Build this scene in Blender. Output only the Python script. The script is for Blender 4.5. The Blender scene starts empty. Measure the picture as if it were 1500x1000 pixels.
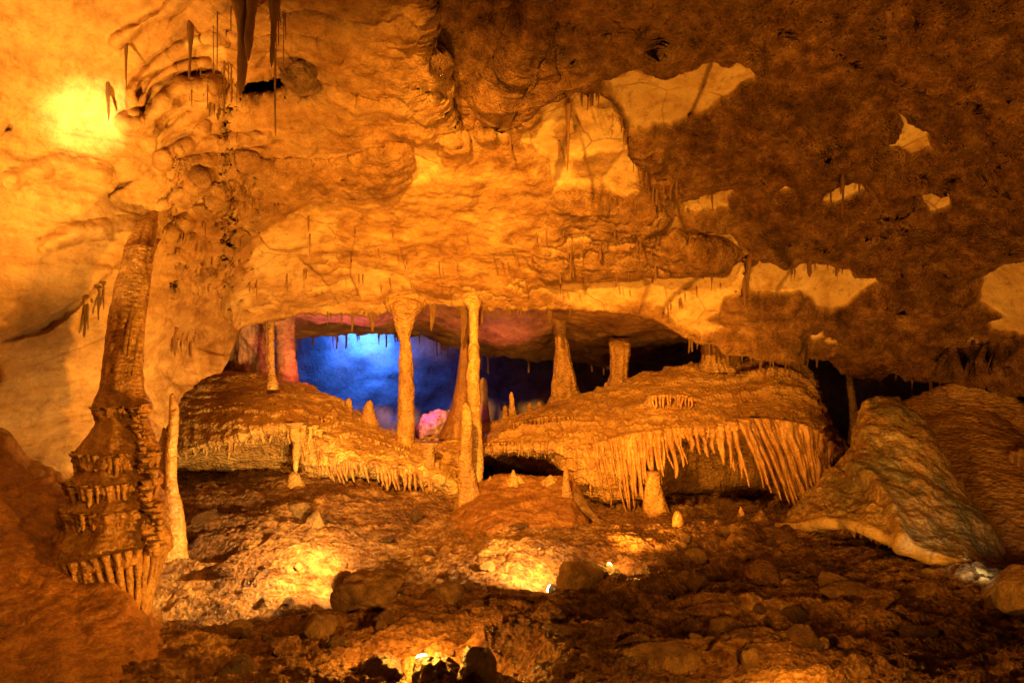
import bpy, bmesh, math, random
import numpy as np
from mathutils import Vector

random.seed(7)
RNG = np.random.default_rng(11)
S = bpy.context.scene
COL = S.collection
CAMZ = 1.6            # eye height; floor lies near z = 0
F = 1000.0            # focal length in photo pixels (photo is 1500 x 1000)

# ------------------------------------------------------------------ numeric helpers
def P(u, v, Y):
    u, v, Y = np.broadcast_arrays(np.asarray(u, float), np.asarray(v, float), np.asarray(Y, float))
    return np.stack([(u - 750) / F * Y, Y, (500 - v) / F * Y + CAMZ], -1)

def gnoise(p, seed=0):
    p = np.asarray(p, float)
    i = np.floor(p).astype(np.int64); f = p - i
    w = f * f * f * (f * (f * 6 - 15) + 10)
    out = np.zeros(p.shape[:-1])
    for dx in (0, 1):
        for dy in (0, 1):
            for dz in (0, 1):
                h = ((i[..., 0] + dx) * 73856093) ^ ((i[..., 1] + dy) * 19349663) ^ ((i[..., 2] + dz) * 83492791) ^ (seed * 2654435761 & 0xffffffff)
                h &= 0xffffffff
                h = ((h ^ (h >> 15)) * 0x2c1b3c6d) & 0xffffffff
                h = ((h ^ (h >> 12)) * 0x297a2d39) & 0xffffffff
                h ^= h >> 15
                gx = (h & 255) / 127.5 - 1; gy = ((h >> 8) & 255) / 127.5 - 1; gz = ((h >> 16) & 255) / 127.5 - 1
                d = gx * (f[..., 0] - dx) + gy * (f[..., 1] - dy) + gz * (f[..., 2] - dz)
                a = (w[..., 0] if dx else 1 - w[..., 0]) * (w[..., 1] if dy else 1 - w[..., 1]) * (w[..., 2] if dz else 1 - w[..., 2])
                out += a * d
    return out * 1.3

def fbm(p, octv=5, gain=.5, lac=2.03, seed=0):
    p = np.asarray(p, float); a = 1.; t = 0; out = 0
    for o in range(octv):
        out = out + a * gnoise(p, seed + o * 17); t += a; a *= gain; p = p * lac + 3.71
    return out / t

def ridged(p, octv=4, gain=.5, lac=2.1, seed=0):
    p = np.asarray(p, float); a = 1.; t = 0; out = 0
    for o in range(octv):
        out = out + a * (1 - 2 * np.abs(gnoise(p, seed + o * 13))); t += a; a *= gain; p = p * lac + 1.3
    return out / t

def sstep(a, b, x):
    t = np.clip((x - a) / (b - a), 0, 1); return t * t * (3 - 2 * t)

def pchip(x, xs, ys):
    xs = np.asarray(xs, float); ys = np.asarray(ys, float); x = np.clip(np.asarray(x, float), xs[0], xs[-1])
    sh = ys.shape[1:]; y2 = ys.reshape(len(xs), -1)
    h = np.diff(xs)[:, None]; d = np.diff(y2, axis=0) / h
    m = np.zeros_like(y2)
    if len(xs) > 2:
        a, b = d[:-1], d[1:]; ok = a * b > 0
        w1 = 2 * h[1:] + h[:-1]; w2 = h[1:] + 2 * h[:-1]
        m[1:-1] = np.where(ok, (w1 + w2) / (w1 / np.where(ok, a, 1) + w2 / np.where(ok, b, 1)), 0)
    m[0] = d[0]; m[-1] = d[-1]
    k = np.clip(np.searchsorted(xs, x, side='right') - 1, 0, len(xs) - 2)
    t = ((x - xs[k]) / (xs[k + 1] - xs[k]))[:, None]; hh = h[k]
    r = (2*t**3 - 3*t**2 + 1) * y2[k] + (t**3 - 2*t**2 + t) * hh * m[k] + (-2*t**3 + 3*t**2) * y2[k+1] + (t**3 - t**2) * hh * m[k+1]
    return r.reshape((len(x),) + sh)

class TPS:
    def __init__(s, pts, vals, scale=1., lam=1e-3):
        s.c = np.asarray(pts, float) / scale; s.s = scale; n = len(s.c)
        K = s.k(s.c, s.c) + lam * np.eye(n); Q = np.c_[np.ones(n), s.c]
        A = np.block([[K, Q], [Q.T, np.zeros((3, 3))]])
        s.w = np.linalg.solve(A, np.r_[np.asarray(vals, float), 0, 0, 0])
    @staticmethod
    def k(a, b):
        r2 = ((a[:, None] - b[None]) ** 2).sum(-1); return .5 * r2 * np.log(r2 + 1e-12)
    def __call__(s, q):
        q = np.asarray(q, float) / s.s; sh = q.shape[:-1]; q = q.reshape(-1, 2); out = np.empty(len(q))
        for i in range(0, len(q), 60000):
            b = q[i:i+60000]; out[i:i+60000] = s.k(b, s.c) @ s.w[:-3] + np.c_[np.ones(len(b)), b] @ s.w[-3:]
        return out.reshape(sh)

def poly_sd(U, V, poly, margin=40):
    """signed distance (positive inside) to a polygon, far points = -margin"""
    poly = np.asarray(poly, float); out = np.full(U.shape, -float(margin))
    lo, hi = poly.min(0) - margin, poly.max(0) + margin
    m = (U > lo[0]) & (U < hi[0]) & (V > lo[1]) & (V < hi[1])
    if not m.any(): return out
    x, y = U[m], V[m]; ins = np.zeros(len(x), bool); d = np.full(len(x), 1e9)
    for a, b in zip(poly, np.roll(poly, -1, 0)):
        ab = b - a; t = np.clip(((x - a[0]) * ab[0] + (y - a[1]) * ab[1]) / max(ab @ ab, 1e-9), 0, 1)
        d = np.minimum(d, np.hypot(x - a[0] - t * ab[0], y - a[1] - t * ab[1]))
        c = (a[1] > y) != (b[1] > y)
        ins ^= c & (x < (b[0] - a[0]) * (y - a[1]) / ((b[1] - a[1]) if b[1] != a[1] else 1e-9) + a[0])
    out[m] = np.where(ins, d, -np.minimum(d, margin)); return out

def line_d(U, V, pl, margin=60):
    pl = np.asarray(pl, float); out = np.full(U.shape, 1e3)
    lo, hi = pl.min(0) - margin, pl.max(0) + margin
    m = (U > lo[0]) & (U < hi[0]) & (V > lo[1]) & (V < hi[1])
    if not m.any(): return out
    x, y = U[m], V[m]; d = np.full(len(x), 1e3)
    for a, b in zip(pl[:-1], pl[1:]):
        ab = b - a; t = np.clip(((x - a[0]) * ab[0] + (y - a[1]) * ab[1]) / max(ab @ ab, 1e-9), 0, 1)
        d = np.minimum(d, np.hypot(x - a[0] - t * ab[0], y - a[1] - t * ab[1]))
    out[m] = d; return out

def grid_normals(V, wrap=False):
    if wrap:
        du = np.roll(V, -1, 1) - np.roll(V, 1, 1)
    else:
        du = np.gradient(V, axis=1)
    dv = np.gradient(V, axis=0)
    n = np.cross(du, dv); n /= np.linalg.norm(n, axis=-1, keepdims=True) + 1e-12
    return n

# ------------------------------------------------------------------ object helpers
def tag(o, label=None, cat=None, group=None, kind=None):
    if label: o['label'] = label
    if cat: o['category'] = cat
    if group: o['group'] = group
    if kind: o['kind'] = kind
    return o

def mesh_from(name, V, quads, mat, attrs=None, parent=None, origin=None, smooth=True):
    V = np.asarray(V, float).reshape(-1, 3)
    if parent is not None: origin = Vector(parent.location)
    o3 = np.array(origin if origin is not None else (0, 0, 0), float)
    me = bpy.data.meshes.new(name)
    q = np.asarray(quads, np.int32); n, k = q.shape
    me.vertices.add(len(V)); me.vertices.foreach_set('co', (V - o3).astype(np.float32).ravel())
    me.loops.add(n * k); me.loops.foreach_set('vertex_index', q.ravel())
    me.polygons.add(n); me.polygons.foreach_set('loop_start', np.arange(0, n * k, k, dtype=np.int32))
    me.polygons.foreach_set('loop_total', np.full(n, k, np.int32))
    me.update(calc_edges=True); me.validate()
    if smooth: me.polygons.foreach_set('use_smooth', np.ones(len(me.polygons), bool))
    for kname, arr in (attrs or {}).items():
        a = me.attributes.new(kname, 'FLOAT', 'POINT'); a.data.foreach_set('value', np.asarray(arr, np.float32).ravel())
    me.materials.append(mat)
    ob = bpy.data.objects.new(name, me); COL.objects.link(ob)
    if parent is not None: ob.parent = parent
    elif origin is not None: ob.location = origin
    return ob

def grid_quads(n, m, wrap=False):
    r = np.arange(n - 1)[:, None]; c = np.arange(m if wrap else m - 1)[None]
    c2 = (c + 1) % m
    return np.stack([r * m + c, r * m + c2, (r + 1) * m + c2, (r + 1) * m + c], -1).reshape(-1, 4)

def grid_obj(name, V, mat, attrs=None, parent=None, origin=None, wrap=False):
    n, m = V.shape[:2]
    return mesh_from(name, V, grid_quads(n, m, wrap), mat, attrs, parent, origin)

def empty(name, loc):
    o = bpy.data.objects.new(name, None); o.empty_display_size = .1; COL.objects.link(o); o.location = tuple(float(c) for c in loc); return o

# ------------------------------------------------------------------ materials
class NT:
    def __init__(s, name):
        s.m = bpy.data.materials.new(name); s.m.use_nodes = True; s.t = s.m.node_tree; s.t.nodes.clear()
        s.out = s.n('ShaderNodeOutputMaterial'); s.b = s.n('ShaderNodeBsdfPrincipled'); s.l(s.b.outputs[0], s.out.inputs[0])
        s.tc = s.n('ShaderNodeTexCoord')
    def n(s, t, **k):
        x = s.t.nodes.new(t)
        for a, b in k.items(): setattr(x, a, b)
        return x
    def l(s, a, b): s.t.links.new(a, b)
    def put(s, sock, v):
        if hasattr(v, 'links') or isinstance(v, bpy.types.NodeSocket): s.l(v, sock)
        else: sock.default_value = v
    def coords(s, scale=(1, 1, 1)):
        mp = s.n('ShaderNodeMapping'); mp.inputs['Scale'].default_value = scale; s.l(s.tc.outputs['Object'], mp.inputs[0]); return mp.outputs[0]
    def noise(s, scale, detail=6, rough=.55, co=None, dist=0):
        x = s.n('ShaderNodeTexNoise'); x.inputs['Scale'].default_value = scale; x.inputs['Detail'].default_value = detail
        x.inputs['Roughness'].default_value = rough; x.inputs['Distortion'].default_value = dist
        s.l(co or s.tc.outputs['Object'], x.inputs['Vector']); return x.outputs['Fac']
    def voro(s, scale, feat='F1', co=None, smooth=None):
        x = s.n('ShaderNodeTexVoronoi', feature=feat); x.inputs['Scale'].default_value = scale
        s.l(co or s.tc.outputs['Object'], x.inputs['Vector']); return x.outputs['Distance']
    def ramp(s, fac, stops):
        x = s.n('ShaderNodeValToRGB'); s.l(fac, x.inputs[0]); e = x.color_ramp.elements
        while len(e) < len(stops): e.new(.5)
        for q, (p, c) in zip(e, stops):
            q.position = p; q.color = (c, c, c, 1) if isinstance(c, (int, float)) else tuple(c) + (1,)
        return x.outputs[0]
    def mix(s, f, a, b, mode='MIX'):
        x = s.n('ShaderNodeMix', data_type='RGBA', blend_type=mode)
        s.put(x.inputs[0], f)
        for sock, v in ((x.inputs[6], a), (x.inputs[7], b)):
            s.put(sock, tuple(v) + (1,) if isinstance(v, (tuple, list)) and len(v) == 3 else v)
        return x.outputs[2]
    def math(s, op, a, b=0.):
        x = s.n('ShaderNodeMath', operation=op); s.put(x.inputs[0], a); s.put(x.inputs[1], b); return x.outputs[0]
    def attr(s, name):
        x = s.n('ShaderNodeAttribute'); x.attribute_name = name; return x.outputs['Fac']
    def bump(s, h, dist, strength=1., nrm=None):
        x = s.n('ShaderNodeBump'); x.inputs['Distance'].default_value = dist; s.put(x.inputs['Strength'], strength)
        s.l(h, x.inputs['Height'])
        if nrm: s.l(nrm, x.inputs['Normal'])
        return x.outputs[0]
    def speck(s, col, sc=55, lo=.55, hi=1.3, sc2=8, k=.8):
        a = s.ramp(s.noise(sc, 5, .75), [(.34, lo), (.5, 1.), (.66, hi)])
        b = s.ramp(s.noise(sc2, 9, .72, dist=.6), [(.36, lo), (.5, 1.), (.64, hi)])
        return s.mix(k, s.mix(k, col, a, 'MULTIPLY'), b, 'MULTIPLY')
    def fin(s, col, rough, nrm=None, spec=.5):
        s.put(s.b.inputs['Base Color'], col); s.put(s.b.inputs['Roughness'], rough); s.b.inputs['Specular IOR Level'].default_value = spec
        if nrm: s.l(nrm, s.b.inputs['Normal'])
        return s.m

def mat_ceiling():
    t = NT('ceiling_limestone')
    pale, crust, stain_shade = t.attr('pale'), t.attr('crust'), t.attr('stain_shade')
    n1 = t.noise(1.3, 8, .62, dist=.4); n2 = t.noise(9, 8, .68); n3 = t.noise(34, 5, .7); n4 = t.noise(3.2, 6, .6, co=t.coords((1, .6, 2.6)))
    smooth = t.ramp(n4, [(.3, (.26, .115, .032)), (.45, (.46, .25, .085)), (.56, (.58, .35, .135)), (.68, (.66, .44, .20))])
    light = t.ramp(n2, [(.3, (.25, .115, .033)), (.5, (.45, .25, .085)), (.7, (.62, .41, .18))])
    dark = t.ramp(n2, [(.3, (.045, .018, .006)), (.45, (.19, .082, .024)), (.56, (.31, .15, .046)), (.72, (.52, .30, .105))])
    n5 = t.noise(4.2, 7, .66, co=t.coords((1, 1, 1.6)), dist=.8)
    dk2 = t.ramp(t.math('ADD', t.math('MULTIPLY', n1, .55), t.math('MULTIPLY', n5, .45)), [(.36, (.4, .34, .3)), (.5, (.9, .85, .82)), (.64, (1.35, 1.35, 1.35))])
    dark = t.mix(1., dark, dk2, 'MULTIPLY')
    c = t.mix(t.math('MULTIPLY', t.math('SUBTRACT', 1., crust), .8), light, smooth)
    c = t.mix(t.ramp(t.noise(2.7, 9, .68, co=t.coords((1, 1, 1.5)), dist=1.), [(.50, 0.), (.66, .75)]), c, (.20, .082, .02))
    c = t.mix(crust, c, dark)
    pn = t.ramp(t.noise(3.1, 7, .62, dist=.5), [(.33, (.40, .235, .08)), (.45, (.58, .39, .165)), (.6, (.66, .48, .22)), (.75, (.72, .54, .28))])
    pn = t.mix(t.math('MULTIPLY', t.ramp(t.voro(2.2, 'DISTANCE_TO_EDGE', co=t.mix(.12, t.tc.outputs['Object'], t.noise(5, 4), 'ADD')), [(0., .85), (.018, 0.)]), t.ramp(n1, [(.45, 0.), (.55, 1.)])), pn, (.22, .10, .03))
    pn = t.mix(t.ramp(t.noise(13, 8, .72), [(.52, 0.), (.66, .7)]), pn, (.27, .13, .036))
    c = t.mix(pale, c, pn)
    c = t.speck(c, 60, .6, 1.25, 7, t.math('ADD', t.math('MULTIPLY', crust, .6), .35))
    c = t.mix(stain_shade, c, (.075, .03, .012))
    pits = t.ramp(t.voro(42), [(.0, 0.), (.38, 1.)])
    h = t.math('ADD', t.math('MULTIPLY', n2, .9), t.math('MULTIPLY', n3, .55))
    h = t.math('ADD', h, t.math('ADD', t.math('MULTIPLY', t.noise(95, 3, .7), .28), t.math('MULTIPLY', pits, t.math('MULTIPLY', crust, .4))))
    st = t.math('ADD', t.math('MULTIPLY', t.math('SUBTRACT', 1., pale), .75), .22)
    st = t.math('MULTIPLY', st, t.math('ADD', t.math('MULTIPLY', crust, .8), .35))
    nb = t.bump(h, .085, st)
    return t.fin(c, t.math('ADD', t.math('MULTIPLY', n2, .3), .42), nb, .35)

def mat_flow(name, a, b, c3, rip=1., rough=.36, tint=None, rim=None):
    t = NT(name)
    n1 = t.noise(2.2, 6, .6); n2 = t.noise(14, 6, .65)
    wv = t.n('ShaderNodeTexWave', wave_type='BANDS', bands_direction='Z', wave_profile='SIN')
    wv.inputs['Scale'].default_value = 7.5; wv.inputs['Distortion'].default_value = 9; wv.inputs['Detail'].default_value = 4; wv.inputs['Detail Scale'].default_value = 1.6
    t.l(t.coords((1, 1, 1)), wv.inputs['Vector'])
    f = t.math('ADD', t.math('MULTIPLY', n1, .7), t.math('MULTIPLY', n2, .3))
    c = t.ramp(f, [(.33, a), (.5, b), (.66, c3)])
    c = t.mix(t.ramp(t.noise(1., 6, .65, co=t.coords((11, 11, 2.6)), dist=.5), [(.36, .7), (.56, 0.)]), c, a)
    if tint:
        c = t.mix(t.ramp(t.noise(3.4, 7, .68, co=t.coords((1, 1, .55)), dist=1.2), [(.44, 0.), (.62, .85)]), c, tint)
    c = t.speck(c, 70, .6, 1.3, 12)
    if rim: c = t.mix(t.attr('rim'), c, rim)
    vo = t.voro(30, 'SMOOTH_F1', co=t.coords((1, 1, 1.9)))
    riv = t.noise(1., 5, .62, co=t.coords((17, 17, 4.5)), dist=.6)
    gour = t.noise(1., 4, .6, co=t.coords((9, 9, 34)), dist=.9)
    h = t.math('ADD', t.math('MULTIPLY', wv.outputs['Fac'], .10 * rip), t.math('MULTIPLY', n2, .7))
    h = t.math('ADD', h, t.math('MULTIPLY', vo, .7 * rip))
    h = t.math('ADD', h, t.math('ADD', t.math('MULTIPLY', riv, .9), t.math('MULTIPLY', gour, .6 * rip)))
    return t.fin(c, t.math('ADD', t.math('MULTIPLY', n2, .35), rough - .15), t.bump(h, .03, .85), .5)

def mat_floor():
    t = NT('wet_mud_floor')
    n1 = t.noise(2.1, 8, .62); n2 = t.noise(16, 8, .68, co=t.coords((.55, 1, 1.4))); n3 = t.noise(70, 4, .7)
    c = t.ramp(t.math('ADD', t.math('MULTIPLY', n1, .5), t.math('MULTIPLY', n2, .5)), [(.35, (.04, .014, .005)), (.46, (.13, .055, .017)), (.55, (.27, .135, .045)), (.66, (.52, .33, .14))])
    c = t.speck(c, 80, .5, 1.4, 20)
    h = t.math('ADD', n2, t.math('ADD', t.math('MULTIPLY', n3, .5), t.math('MULTIPLY', t.voro(38), .5)))
    ro = t.ramp(n2, [(.36, .13), (.62, .55)])
    return t.fin(c, ro, t.bump(h, .05, .9), .5)

def mat_simple(name, a, b, scale, rough, bd=.02, bs=.6, detail=7, spec=.5):
    t = NT(name); n = t.noise(scale, detail, .65); c = t.speck(t.ramp(n, [(.32, a), (.68, b)]), scale * 5, .65, 1.25, scale, .6)
    return t.fin(c, t.math('ADD', t.math('MULTIPLY', n, .3), rough - .15), t.bump(t.noise(scale * 3, 6, .68), bd, bs), spec)

def mat_emit(name, col, k):
    t = NT(name); t.b.inputs['Emission Color'].default_value = tuple(col) + (1,); t.b.inputs['Emission Strength'].default_value = k
    t.b.inputs['Base Color'].default_value = (.8, .8, .8, 1); return t.m

M_CEIL = mat_ceiling()
M_FLOW = mat_flow('ochre_flowstone', (.25, .12, .036), (.46, .26, .088), (.60, .39, .16))
M_FLOWL = mat_flow('golden_flowstone', (.38, .20, .062), (.58, .36, .135), (.70, .49, .22), 1.1)
M_RED = mat_flow('red_brown_flowstone', (.13, .05, .014), (.26, .115, .034), (.36, .18, .06), .3, .34)
M_STRAND = mat_flow('banded_drapery', (.24, .105, .033), (.40, .21, .07), (.56, .34, .14), .2, .3)
M_SHIELD = mat_flow('grey_streaked_flowstone', (.26, .15, .06), (.40, .25, .10), (.55, .40, .20), .45, .25, (.13, .125, .075), (.66, .46, .2))
M_COL = mat_flow('column_calcite', (.22, .11, .034), (.40, .22, .075), (.58, .38, .16), .7, .34)
M_COLD = mat_flow('dark_column_calcite', (.20, .09, .026), (.40, .215, .068), (.57, .36, .14), .6, .26)
M_STAL = mat_simple('dark_stalactite', (.13, .052, .016), (.36, .18, .06), 18, .38)
M_FLOOR = mat_floor()
M_ROCK = mat_simple('broken_limestone', (.13, .06, .02), (.44, .26, .10), 13, .55, .06, 1., 9)
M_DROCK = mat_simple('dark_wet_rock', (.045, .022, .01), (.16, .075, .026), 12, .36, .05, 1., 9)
M_BACK = mat_simple('chamber_limestone', (.30, .24, .2), (.62, .52, .44), 2.6, .7, .05, .6, 6)
M_RECESS = mat_simple('brown_recess_limestone', (.20, .09, .03), (.50, .29, .12), 3.2, .6, .05, .8, 7)
M_PINK = mat_simple('pale_rose_calcite', (.34, .20, .17), (.62, .42, .36), 12, .5, .03, .9)
M_METAL = mat_simple('black_painted_metal', (.02, .02, .02), (.045, .04, .035), 20, .45, .002, .2)
M_LENS = mat_emit('lit_lamp_lens', (1., .78, .38), 40.)

# ------------------------------------------------------------------ CEILING (front part of the cave roof and its left wall)
LIP = np.array([(-600, 820), (-100, 760), (0, 730), (110, 725), (200, 690), (240, 622), (262, 577), (290, 553), (322, 545), (330, 520), (337, 495), (352, 474),
                (400, 463), (440, 456), (520, 455), (545, 462), (580, 446), (650, 442), (700, 450), (800, 447), (870, 452), (930, 457), (960, 462), (985, 480), (1020, 497),
                (1100, 508), (1200, 520), (1250, 536), (1330, 538), (1400, 545), (1500, 562), (1650, 590), (2100, 680)], float)
def lipv(u): return np.interp(u, LIP[:, 0], LIP[:, 1])
CE = [(-600,-700,1.3),(-600,0,1.6),(-600,500,1.7),(-300,-300,2.2),(-300,200,2.4),(-300,700,2.3),(0,-700,1.75),(0,-300,2.5),(0,0,3.3),(0,200,3.75),(0,400,3.9),(0,600,3.9),(0,750,3.9),
      (120,180,4.0),(200,0,3.6),(200,250,4.3),(200,450,4.5),(200,690,4.6),(300,100,4.2),(300,350,5.0),(325,545,5.8),(260,575,5.4),(400,0,3.75),(400,200,4.7),(400,400,5.8),(450,455,6.5),
      (350,470,6.1),(600,100,4.25),(600,250,5.15),(600,350,5.9),(600,440,6.6),(750,-700,1.75),(750,-300,2.6),(750,0,3.9),(750,200,4.95),(800,350,5.9),(800,445,6.6),
      (1000,0,3.85),(1000,150,4.6),(1000,300,5.5),(1000,420,6.2),(1000,490,6.5),(1200,100,4.25),(1200,300,5.3),(1200,450,6.0),(1200,520,6.3),(1400,0,3.6),(1400,250,4.8),(1400,420,5.5),(1400,540,5.9),
      (1500,-300,2.4),(1500,150,4.1),(1500,480,5.3),(1500,560,5.5),(1750,0,2.9),(1750,300,3.6),(1750,600,4.2),(2100,-500,1.5),(2100,100,2.2),(2100,650,2.6),(1500,-700,1.7)]
CE = np.array(CE, float)
ceil_tps = TPS(CE[:, :2], CE[:, 2], 400., 1e-2)

PALE = [[(885,113),(930,104),(962,112),(975,114),(1005,98),(1040,88),(1060,96),(1080,90),(1112,98),(1110,112),(1090,122),(1085,125),(1068,140),(1040,158),(1010,170),(985,183),(955,183),(930,188),(912,165),(897,132)],
 [(760,200),(785,186),(800,152),(835,138),(845,130),(880,133),(900,155),(913,190),(922,220),(938,240),(933,265),(940,278),(915,290),(880,266),(815,272),(800,250),(775,222)],
 [(725,190),(745,186),(745,200),(727,200)],[(602,210),(640,215),(650,240),(620,262),(598,265),(606,240)],
 [(998,292),(1030,282),(1050,278),(1070,272),(1078,276),(1068,285),(1072,298),(1045,305),(1015,307),(1000,302)],[(1138,276),(1150,268),(1160,270),(1158,276),(1145,279)],
 [(1200,290),(1215,272),(1240,262),(1262,264),(1268,275),(1250,284),(1225,292),(1205,294)],
 [(1282,208),(1310,195),(1320,180),(1310,165),(1315,152),(1330,162),(1340,175),(1365,185),(1368,200),(1374,207),(1350,222),(1335,227),(1315,218)],
 [(980,305),(997,308),(1002,332),(1072,340),(1090,362),(1084,368),(1060,350),(1000,340),(975,335)],
 [(790,420),(830,412),(900,412),(960,405),(1015,402),(1060,400),(1090,370),(1098,395),(1095,420),(1062,432),(1055,455),(1035,465),(1065,478),(1030,488),(990,474),(970,448),(930,440),(880,452),(830,440)],
 [(1098,425),(1103,385),(1112,376),(1145,388),(1165,384),(1205,385),(1230,392),(1245,390),(1250,402),(1285,402),(1290,408),(1265,425),(1240,445),(1215,457),(1195,448),(1185,438),(1170,428),(1140,430)],
 [(1440,400),(1470,380),(1520,370),(1600,380),(1600,490),(1500,490),(1450,482),(1450,470),(1470,462),(1432,440)],
 [(378,340),(400,322),(430,305),(465,296),(490,312),(498,340),(495,355),(475,360),(445,362),(410,366),(392,358)],
 [(372,360),(385,354),(410,370),(440,374),(450,395),(460,405),(430,410),(400,402),(380,400),(366,396)],[(340,428),(355,415),(368,420),(372,435),(360,448),(335,446)],
 [(520,380),(545,385),(600,400),(610,420),(575,415),(545,430),(530,432),(520,410)],[(495,400),(515,396),(518,415),(500,412)],[(580,420),(625,428),(620,442),(560,440),(570,430)],
 [(1185,487),(1205,485),(1206,492),(1188,496)],[(1345,275),(1390,278),(1395,300),(1360,312),(1350,295)],[(250,52),(290,50),(315,58),(332,65),(332,84),(300,80),(255,62)]]
CRACKS = [([(828,60),(840,85),(860,112),(880,128),(897,145),(912,170),(925,205),(940,232)],4.5,.05,.8),([(1043,86),(1034,112),(1024,140),(1010,170),(1018,185)],2.2,.03,.7),([(833,138),(832,170),(828,215),(816,262)],4,.02,.7),
 ([(815,186),(830,176),(845,180)],7,.01,.5),([(878,158),(895,155)],4,.0,.5),([(748,185),(747,205)],5,.02,.6),([(1030,400),(1000,425),(980,440),(972,455)],3,.03,.6),([(1098,365),(1096,405),(1088,430)],5,.03,.55),([(1165,385),(1150,408),(1138,424)],3,.02,.6),
 ([(857,370),(853,400),(858,430)],3,.02,.5),([(940,400),(950,420),(938,450)],3,.02,.5),([(378,345),(395,362),(425,370),(455,358)],2.5,.02,.45),([(520,330),(512,395),(525,430)],2.5,.02,.4),([(440,378),(470,400),(495,440)],3.5,.03,.4),
 ([(228,200),(226,235),(205,258),(182,270),(160,285)],3,.06,.6),([(0,200),(16,185)],2.5,.03,.6),([(200,330),(175,380),(120,440),(70,480),(0,500)],4,.025,.4),([(500,250),(545,262),(600,255)],3,.03,.35),([(300,400),(330,410),(350,445)],3,.03,.3),
 ([(920,0),(900,40),(880,60),(850,75)],5,.08,.7),([(980,0),(965,35),(940,60)],7,.08,.75),([(1410,245),(1440,235),(1480,225)],3,.04,.5),([(1290,290),(1330,285),(1385,265)],3,.04,.5),([(520,90),(560,110),(600,115)],2,.02,.3),([(300,285),(350,290),(400,290)],4,.03,.3),
 ([(740,0),(700,90),(690,160)],6,.05,.3),([(770,20),(745,100),(725,180)],5,.05,.35)]
HOLES = [(1250,60,30,7,.2,.2),(1350,95,36,8,.25,.2),(1150,40,18,10,-.4,.2),(1440,120,26,7,.1,.2),(1300,330,30,6,-.2,.15),(1180,345,26,5,.1,.12),(398,122,46,17,-.25,.9),(456,128,24,14,-.5,.8),(326,193,9,11,.3,.4),(335,162,14,4,-.3,.25),(628,62,12,26,0,.55),(625,118,16,11,0,.55),(648,148,7,16,-.5,.5),
 (1395,248,12,9,.4,.4),(1480,262,18,11,0,.35),(830,22,16,7,.2,.3),(895,33,9,5,0,.25),(930,10,24,9,0,.35),(402,290,6,5,0,.2),(378,300,6,4,0,.2),(327,360,6,9,.5,.2),(318,375,7,6,0,.2),(315,425,5,7,0,.2),(300,300,6,4,0,.15),(965,35,14,22,.8,.2),(1385,330,6,14,-.5,.18),(1320,430,22,5,-.2,.14),(1440,520,60,8,0,.15)]
RIDGES = [([(205,150),(225,118),(255,100),(300,92)],6,.07),([(225,190),(250,172),(280,150)],5,.05),([(170,60),(200,40),(240,20),(270,-10)],8,.06),([(235,235),(270,215),(330,205),(390,200)],7,.05),([(330,50),(380,62),(430,55),(490,66)],7,.04),([(480,130),(520,150),(580,145)],10,.05),([(410,30),(450,20),(520,40),(590,30)],10,.05),([(20,260),(80,240),(150,255)],12,.05),([(60,360),(120,340),(190,330)],10,.06),([(196,165),(192,132),(215,107),(245,86),(280,62),(310,55)],7,.09),([(186,182),(215,180),(240,152),(268,128),(305,128)],13,.16),([(228,200),(250,190),(285,165),(300,150)],9,.07),
 ([(262,220),(290,200),(300,180)],4,.05),([(715,190),(745,110),(775,50),(790,0)],14,.16),([(670,200),(720,130)],16,.08),([(360,230),(400,215),(450,205)],12,.05),([(250,340),(300,300),(335,275)],9,.07),([(240,300),(300,255)],8,.05),([(580,425),(610,415),(650,425)],8,.05)]
RECESS = [(612,-30),(614,40),(636,105),(655,160),(668,206),(720,197),(750,186),(800,150),(838,128),(826,80),(812,-30)]
PLATE = [(250,232),(340,225),(480,232),(600,205),(606,240),(600,268),(560,282),(500,285),(430,300),(380,335),(330,300),(300,320)]
HANG = [(905,290),(940,282),(975,310),(1000,342),(1062,350),(1085,372),(1030,398),(960,404),(880,410),(800,408),(780,380),(800,330),(815,275)]

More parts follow.
